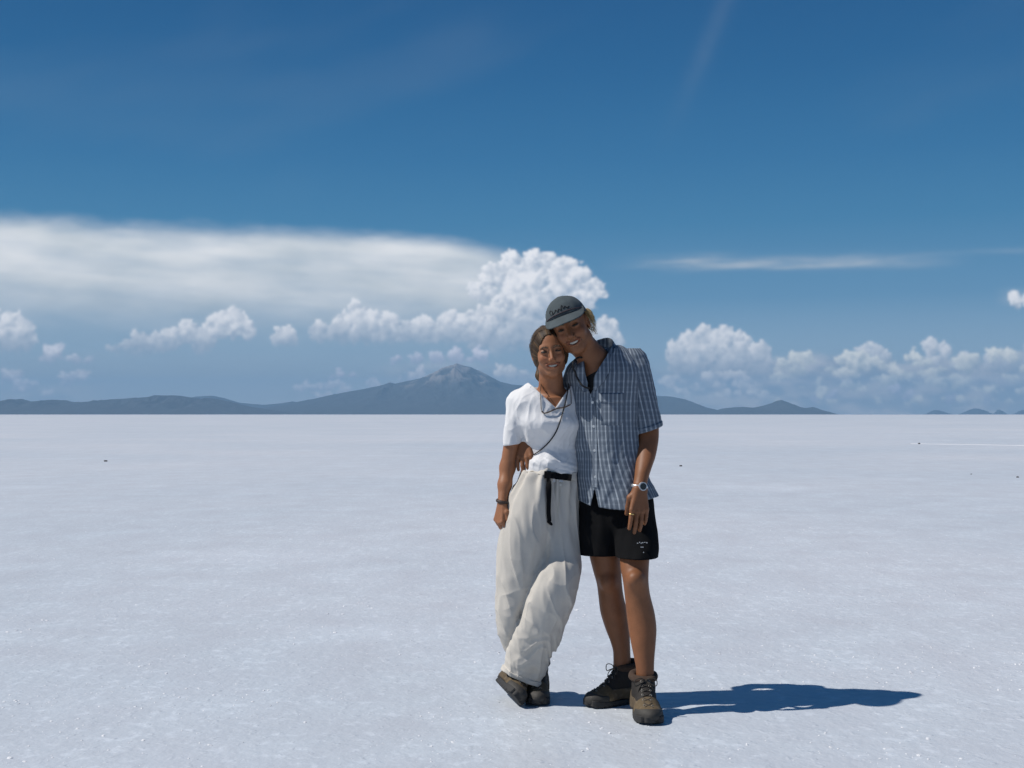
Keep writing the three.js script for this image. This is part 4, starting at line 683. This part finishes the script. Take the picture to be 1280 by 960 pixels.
  const legR = loft([[640, 732, 772, D + 0.01, 0.068], [690, 736, 775, D, 0.076], [712, 741, 776.5, D, 0.068], [730, 746, 777.5, D - 0.005, 0.062], [745, 748, 779.5, D, 0.058], [765, 750.5, 784, D + 0.01, 0.061], [785, 756.5, 786.5, D + 0.015, 0.056], [802, 763, 787.5, D + 0.01, 0.045], [816, 766.5, 788, D + 0.005, 0.039], [850, 766, 790, D, 0.037]]);
  const legL = loft([[640, 776, 810, D - 0.02, 0.066], [690, 775, 812, D - 0.10, 0.073], [708, 775.5, 811, D - 0.13, 0.068], [722, 778, 810.5, D - 0.155, 0.064], [732, 779.5, 811, D - 0.16, 0.062], [745, 781, 813, D - 0.155, 0.057], [765, 783, 818, D - 0.15, 0.060], [785, 785.5, 820.5, D - 0.155, 0.060], [805, 789, 819.5, D - 0.17, 0.050], [822, 792.5, 818, D - 0.18, 0.041], [836, 795, 817.5, D - 0.185, 0.038], [866, 795, 818, D - 0.185, 0.037]]);
  const kneeL = pt(794, 724, D - 0.215), kneeR = pt(760, 728, D - 0.06), inner = (x, y, z) => Math.max(tors(x, y, z) + 0.034, 0.985 - y, y - pt(750, 458, D).y);
  const pelvis = (x, y, z) => Math.max(smin(shR(x, y, z), shL(x, y, z), 0.06) + 0.028, 0.82 - y);
  const body = (x, y, z) => {
    let d = smin(head(x, y, z), neck(x, y, z), 0.025);
    if (y > 0.7) { d = smin(d, inner(x, y, z), 0.03); d = smin(d, trap(x, y, z), 0.04); d = smin(d, smin(armL(x, y, z), hL(x, y, z), 0.014), 0.015); d = smin(d, smin(armR(x, y, z), hR(x, y, z), 0.014), 0.015); }
    if (y < 1.1) {
      d = smin(d, pelvis(x, y, z), 0.02);
      let r = legR(x, y, z), l = legL(x, y, z); l = smin(l, sph(x - kneeL.x, y - kneeL.y, (z - kneeL.z) * 1.2, 0.030), 0.03); r = smin(r, sph(x - kneeR.x, y - kneeR.y, (z - kneeR.z) * 1.2, 0.029), 0.03);
      d = smin(d, Math.min(r, l), 0.012);
    }
    return d * 0.9;
  };
  part('body', mesh(body, V(0.00, 0.05, -5.68), V(0.72, 1.80, -5.04), 0.0038, { color: skinColor([0.205, 0.085, 0.039], F, LONG, SC), base }), skinMat, me);
  face(me, base, F, SC, LONG, lin(0.12, 0.08, 0.035), 0.001);
  // --- hair below the cap: sun-bleached curls
  seed = 31; const locks = [];
  for (let i = 0; i < 1100; i++) {
    const s = rnd() < 0.72 ? 1 : -1, t = rnd(), p = t < 0.65 ? V(s * (0.070 + 0.008 * rnd()), 0.045 - 0.055 * rnd() * rnd(), -0.005 - 0.065 * rnd()) : V((rnd() - 0.5) * 0.14, 0.0 - 0.045 * rnd(), -0.075 - 0.025 * rnd()), q = [], out = V(p.x, -0.01, p.z + 0.02).normalize(), cu = rnd() * 6.28, ln = 0.022 + 0.034 * rnd();
    for (let k = 0; k < 6; k++) { const u = k / 5, w = Math.sin(cu + u * 5) * 0.006 * u; q.push(F.world((p.x + out.x * (0.004 + 0.020 * u) + w) * SC, (p.y - ln * u * u * 0.9 + 0.010 * u + Math.cos(cu + u * 5) * 0.005 * u) * SC, (p.z + out.z * 0.018 * u + w) * SC)); }
    locks.push(tubeOf(q, 0.0007, 7, 3));
  }
  part('hair', join(locks), lin(0.46, 0.33, 0.16, { roughness: 0.5 }), me, base).userData.kind = 'stuff';
  // --- cap
  const cp = kid('cap', me), L = (f) => F.local((x, y, z) => f(x / SC, y / SC, z / SC) * SC), rim = (z) => 0.040 + 0.22 * z;
  const crownS = (x, y, z) => { const th = Math.atan2(x, z + 0.012) + Math.PI / 6, w = Math.abs(((th / (Math.PI / 3)) % 1 + 1) % 1 - 0.5) * 2; return (smin(ell(x, y - 0.032, z + 0.012, 0.0885, 0.096, 0.108), ell(x, y - 0.066, z + 0.002, 0.074, 0.068, 0.088), 0.02)) + 0.0016 * sst(0.12, 0.0, 1 - w) * -0 + 0.0014 * sst(0.94, 1.0, w) + 0.002 * n3(x * 28, y * 28, z * 28); };
  const crown = (x, y, z) => { const d = crownS(x, y, z); return Math.max(d, -(d + 0.009), rim(z) - y) * 0.9; };
  const brimY = (x, z) => 0.064 - 0.40 * (z - 0.075) - 3.6 * x * x, brim = (x, y, z) => { const o = Math.hypot(x / 0.088, (z - 0.045) / 0.118) - 1; return Math.max(Math.abs(y - brimY(x, z)) * 0.85 - 0.0022, o * 0.085, -(crownS(x, y, z) + 0.002)); };
  const faded = (c, s) => (x, y, z) => { const n = 1 + 0.3 * fbm(x * 24, y * 24, z * 24, 4) + 0.12 * fbm(x * 170, y * 170, z * 170, 2); return [c[0] * n, c[1] * n, c[2] * n]; };
  const cl = hO.clone().subScalar(0.24), ch = hO.clone().addScalar(0.24), capMat = new THREE.MeshPhysicalMaterial({ vertexColors: true, roughness: 0.95 });
  const cr = part('crown', mesh(L(crown), cl, ch, 0.003, { color: faded([0.052, 0.068, 0.076]), base }), capMat, cp);
  part('brim', mesh(L(brim), cl, ch, 0.0026, { color: faded([0.052, 0.068, 0.076]), base }), capMat, cp);
  part('cap_button', mesh(L((x, y, z) => ell(x, y - 0.134, z + 0.006, 0.008, 0.004, 0.008)), F.world(0, 0.135, -0.012).subScalar(0.03), F.world(0, 0.135, -0.012).addScalar(0.03), 0.002), lin(0.06, 0.08, 0.095), cr, base);
  { // dark embroidered scrawl on the front
    const on = (x, y) => { let z = 0.14; for (let k = 0; k < 160 && crownS(x, y, z) > 0.0012; k++) z -= 0.0012; return F.world(x * SC, y * SC, z * SC); }, em = [];
    for (const l of [[[-0.046, 0.078], [-0.050, 0.088], [-0.044, 0.095], [-0.036, 0.088], [-0.040, 0.078]], [[-0.040, 0.078], [-0.026, 0.084], [-0.020, 0.092], [-0.014, 0.082], [-0.006, 0.090], [0.002, 0.083]], [[0.002, 0.083], [0.010, 0.100], [0.014, 0.086], [0.022, 0.092], [0.028, 0.083], [0.038, 0.086]], [[-0.044, 0.070], [-0.02, 0.073], [0.01, 0.073], [0.04, 0.074]]]) em.push(tubeOf(l.map(([x, y]) => on(x, y)), 0.0022, 30, 6));
    part('embroidery', join(em), lin(0.008, 0.010, 0.014), cr, base);
    const bnd = []; for (let k = 0; k <= 24; k++) { const a = (k / 24 - 0.5) * 2.3; bnd.push(V(Math.sin(a) * 0.088 * SC, 0, Math.cos(a) * 0.107 * SC)); }
    const bb = bnd.map((p) => F.world(p.x, (rim(p.z / SC - 0.012) + 0.012) * SC, p.z - 0.012 * SC)); part('rim_cord', tubeOf(bb, 0.0022, 50, 6), lin(0.05, 0.035, 0.045), cr, base);
  }
  // --- plaid shirt
  const plaid = dataTex(256, (u, v) => {
    const st = (t, c, w) => { let d = Math.abs(((t - c) % 1 + 1.5) % 1 - 0.5); return sst(w, w * 0.55, d); };
    const vert = 0.55 * st(u, 0.12, 0.07) + 0.8 * st(u, 0.37, 0.055) + 0.5 * st(u, 0.62, 0.075) + 0.9 * st(u, 0.87, 0.045), hor = 0.6 * st(v, 0.2, 0.06) + 0.4 * st(v, 0.45, 0.04) + 0.6 * st(v, 0.75, 0.07), dk = Math.max(st(u, 0.5, 0.05), st(u, 0.99, 0.045)) * 0.6 + 0.5 * st(v, 0.58, 0.06);
    const n = 0.06 * tile(u, v, 32, 3, 2) + 0.05 * tile(u, v, 5, 9, 3), t = clamp(0.66 * vert + 0.24 * hor - 0.35 * dk * (1 - vert) + n);
    return [mix(0.34, 0.73, t), mix(0.38, 0.76, t), mix(0.43, 0.79, t)];
  }, 1 / 0.074);
  plaid.repeat.set(1 / 0.074, 1 / 0.085);
  const clothM = new THREE.MeshPhysicalMaterial({ map: plaid, roughness: 0.95, sheen: 0.1 }), sA = pt(795, 450, D), sB = pt(811, 538, D - 0.035), sAx = sB.clone().sub(sA).normalize();
  const shUV = (x, y, z) => { if (slv(x, y, z) < tors(x, y, z)) { const c = slv.at(y); return [Math.atan2(x - c[0], z - c[1]) * 0.062 + 0.3, y * 1.03]; } const c = tors.at(y); return [Math.atan2((x - c[0]) / 1.25, z - c[1]) * 0.15, y]; };
  const sh = part('shirt', mesh(shirtF, V(0.10, 0.82, -5.66), V(0.73, 1.60, -5.12), 0.0042, { uv: shUV, base }), clothM, me);
  const lay = (f, list, n, off) => { const p = spline(met(list.map(([x, y]) => onto(f, x, y, D, off))), n); return [p, p.map((q) => gradN(f, q, 0.008))]; };
  const withUV = (g, k = 1) => { const p = g.attributes.position, t = new Float32Array(p.count * 2); for (let i = 0; i < p.count; i++) { t[i * 2] = p.getX(i) * k + 0.013; t[i * 2 + 1] = p.getY(i); } g.setAttribute('uv', new THREE.BufferAttribute(t, 2)); return g; };
  { const l = lay(shirtF, [[739.5, 497], [741, 515], [742.5, 540], [743.5, 565], [744, 590], [744, 609]], 60, 0.0012); part('placket', withUV(strap(l[0], l[1], 0.028, 0.0016)), clothM, sh, base); }
  for (const [x, y] of [[740.6, 503], [742, 533], [743.2, 563], [744, 596]]) { const p = onto(shirtF, x, y, D, 0.003), b = new THREE.CylinderGeometry(0.0058, 0.0058, 0.003, 16); b.rotateX(Math.PI / 2); b.translate(p.x, p.y, p.z + 0.001); part('button', b, lin(0.7, 0.7, 0.68, { roughness: 0.35 }), sh, base); }
  { // breast pocket with flap
    const grid = (x0, x1, y0, y1, off) => { const n = 14, m = 12, P = [], I = []; for (let j = 0; j <= m; j++) for (let i = 0; i <= n; i++) { const e = i === 0 || j === 0 || i === n || j === m, p = onto(shirtF, mix(x0, x1, i / n), mix(y0, y1, j / m) + 1.2 * Math.sin(i / n * 3.14) * (j / m), D, e ? -0.001 : off); P.push(...p.toArray()); if (i < n && j < m) { const a = j * (n + 1) + i, b = a + n + 1; I.push(a, b, a + 1, a + 1, b, b + 1); } } return geo(P, I); };
    const pk = part('pocket', withUV(grid(750, 779, 496, 531, 0.0035)), clothM, sh, base); part('pocket_flap', withUV(grid(749, 780, 491, 503, 0.006)), clothM, pk, base);
  }
  // collar: a stand round the neck with two points folded out on the chest
  const collar = (pts, wid, name) => { const p = spline(pts.map((a) => a[0]), 40), n = spline(pts.map((a) => a[1]), 40).map((v) => v.normalize()); part(name, withUV(strap(p, n, wid, 0.0022)), clothM, sh, base); };
  const E = (px, py, d) => pt(px, py, d);
  collar([[onto(shirtF, 743, 487, D, 0.007), V(0.1, 0.3, 1)], [onto(shirtF, 752, 468, D, 0.010), V(0.25, 0.45, 1)], [E(763, 450, D - 0.085), V(0.45, 0.6, 0.8)], [E(769, 438, D - 0.04), V(0.8, 0.6, 0.35)], [E(769, 431, D + 0.015), V(0.85, 0.6, -0.1)], [E(761, 428, D + 0.06), V(0.5, 0.5, -0.7)], [E(748, 431, D + 0.08), V(0, 0.5, -1)]], (t) => 0.014 + 0.036 * sst(0, 0.12, t), 'collar');
  collar([[onto(shirtF, 732, 490, D, 0.006), V(-0.2, 0.3, 1)], [onto(shirtF, 727, 474, D, 0.009), V(-0.3, 0.4, 1)], [E(725, 459, D - 0.075), V(-0.6, 0.5, 0.7)], [E(727, 449, D - 0.01), V(-0.8, 0.5, 0.2)], [E(734, 440, D + 0.05), V(-0.5, 0.6, -0.6)], [E(748, 431, D + 0.08), V(0, 0.5, -1)]], (t) => 0.012 + 0.034 * sst(0, 0.12, t), 'collar');
  // dark undershirt in the open collar
  const uTop = pt(742, 457, D - 0.06), uMid = pt(741, 457, D).x, under = (x, y, z) => Math.max(smin(tors(x, y, z), neck(x, y, z), 0.03) + 0.016, y - uTop.y - 2.2 * Math.pow(Math.abs(x - uMid), 1.5) - 0.15 * Math.max(0, -D - z), 1.28 - y);
  part('undershirt', mesh(under, V(0.22, 1.0, -5.55), V(0.60, 1.56, -5.18), 0.0045, { base }), lin(0.008, 0.008, 0.009), me);
  // black cord looping from the neck
  part('neck_cord', tubeOf([E(728, 447, D - 0.07), E(722.5, 447, D - 0.10), E(717, 452, D - 0.12), E(716.2, 459, D - 0.125), E(718.8, 465, D - 0.12), E(721, 471, D - 0.11), E(728, 482, D - 0.128), E(737, 486, D - 0.125)], 0.0042, 60, 8), lin(0.007, 0.007, 0.008), me, base);
  // --- shorts
  const st = part('shorts', mesh(shorts, V(0.24, 0.60, -5.56), V(0.72, 1.0, -5.10), 0.0045, { color: weave(0.06), base }), clothMat([0.0045, 0.0047, 0.0055], { sheen: 0, specularIntensity: 0.3 }), me);
  { const white = lin(0.55, 0.55, 0.55); // small white print near the hem
    for (const [x, y, a] of [[797, 679, 1.6], [799.5, 678, 1.2], [801.5, 679, 1.2], [803.5, 678.4, 1.4], [806, 678, 1.2], [808.5, 678.5, 1.6], [801.5, 684, 1.4], [803.5, 684, 1.4], [804.5, 690.5, 0.9]]) { const p = onto(shorts, x, y, D, 0.0006), b = new THREE.BoxGeometry(0.0035 * a, 0.0032 + 0.002 * ((x * 7) % 1), 0.0012); b.translate(p.x, p.y, p.z); part('printed_mark', b, white, st, base); } }
  // --- boots
  boot(me, base, turned(V(0.563, 0.001, -5.155), 0, 0.03, 0), 0.158, 1.2);
  boot(me, base, turned(V(0.492, 0.001, -5.36), 0, -1.12, 0), 0.165, 1.15);
  // --- watch and ring
  const wt = kid('wristwatch', me), wc = pt(799.5, 608, D - 0.172), steel = lin(0.55, 0.55, 0.56, { metalness: 0.7, roughness: 0.35 });
  { const t = new THREE.TorusGeometry(0.0315, 0.0055, 8, 36); t.scale(1, 0.86, 1.5); t.rotateX(Math.PI / 2); t.rotateZ(-0.12); t.translate(wc.x, wc.y, wc.z); part('watch_strap', t, steel, wt, base);
    const n = V(0.35, 0.05, 0.93).normalize(), f = wc.clone().addScaledVector(n, 0.0305), up = V(0, 1, 0), q = new THREE.Quaternion().setFromUnitVectors(up, n), c = new THREE.CylinderGeometry(0.0185, 0.0195, 0.009, 28); c.applyQuaternion(q); c.translate(f.x, f.y, f.z); part('watch_case', c, steel, wt, base);
    const d = new THREE.CylinderGeometry(0.0145, 0.0145, 0.002, 28); d.applyQuaternion(q); const g = f.clone().addScaledVector(n, 0.0045); d.translate(g.x, g.y, g.z); part('watch_dial', d, lin(0.012, 0.018, 0.02, { roughness: 0.15 }), wt, base); }
  { const [a, b] = [hL.tips[0][0][0], hL.tips[0][1][0]], p = a.clone().lerp(b, 0.5), t = new THREE.TorusGeometry(0.0112, 0.0024, 8, 24); t.lookAt(b.clone().sub(a).normalize()); t.translate(p.x, p.y, p.z); part('ring', t, lin(0.85, 0.62, 0.25, { metalness: 0.9, roughness: 0.25 }), me, base); }
}

renderer.render(scene, camera);
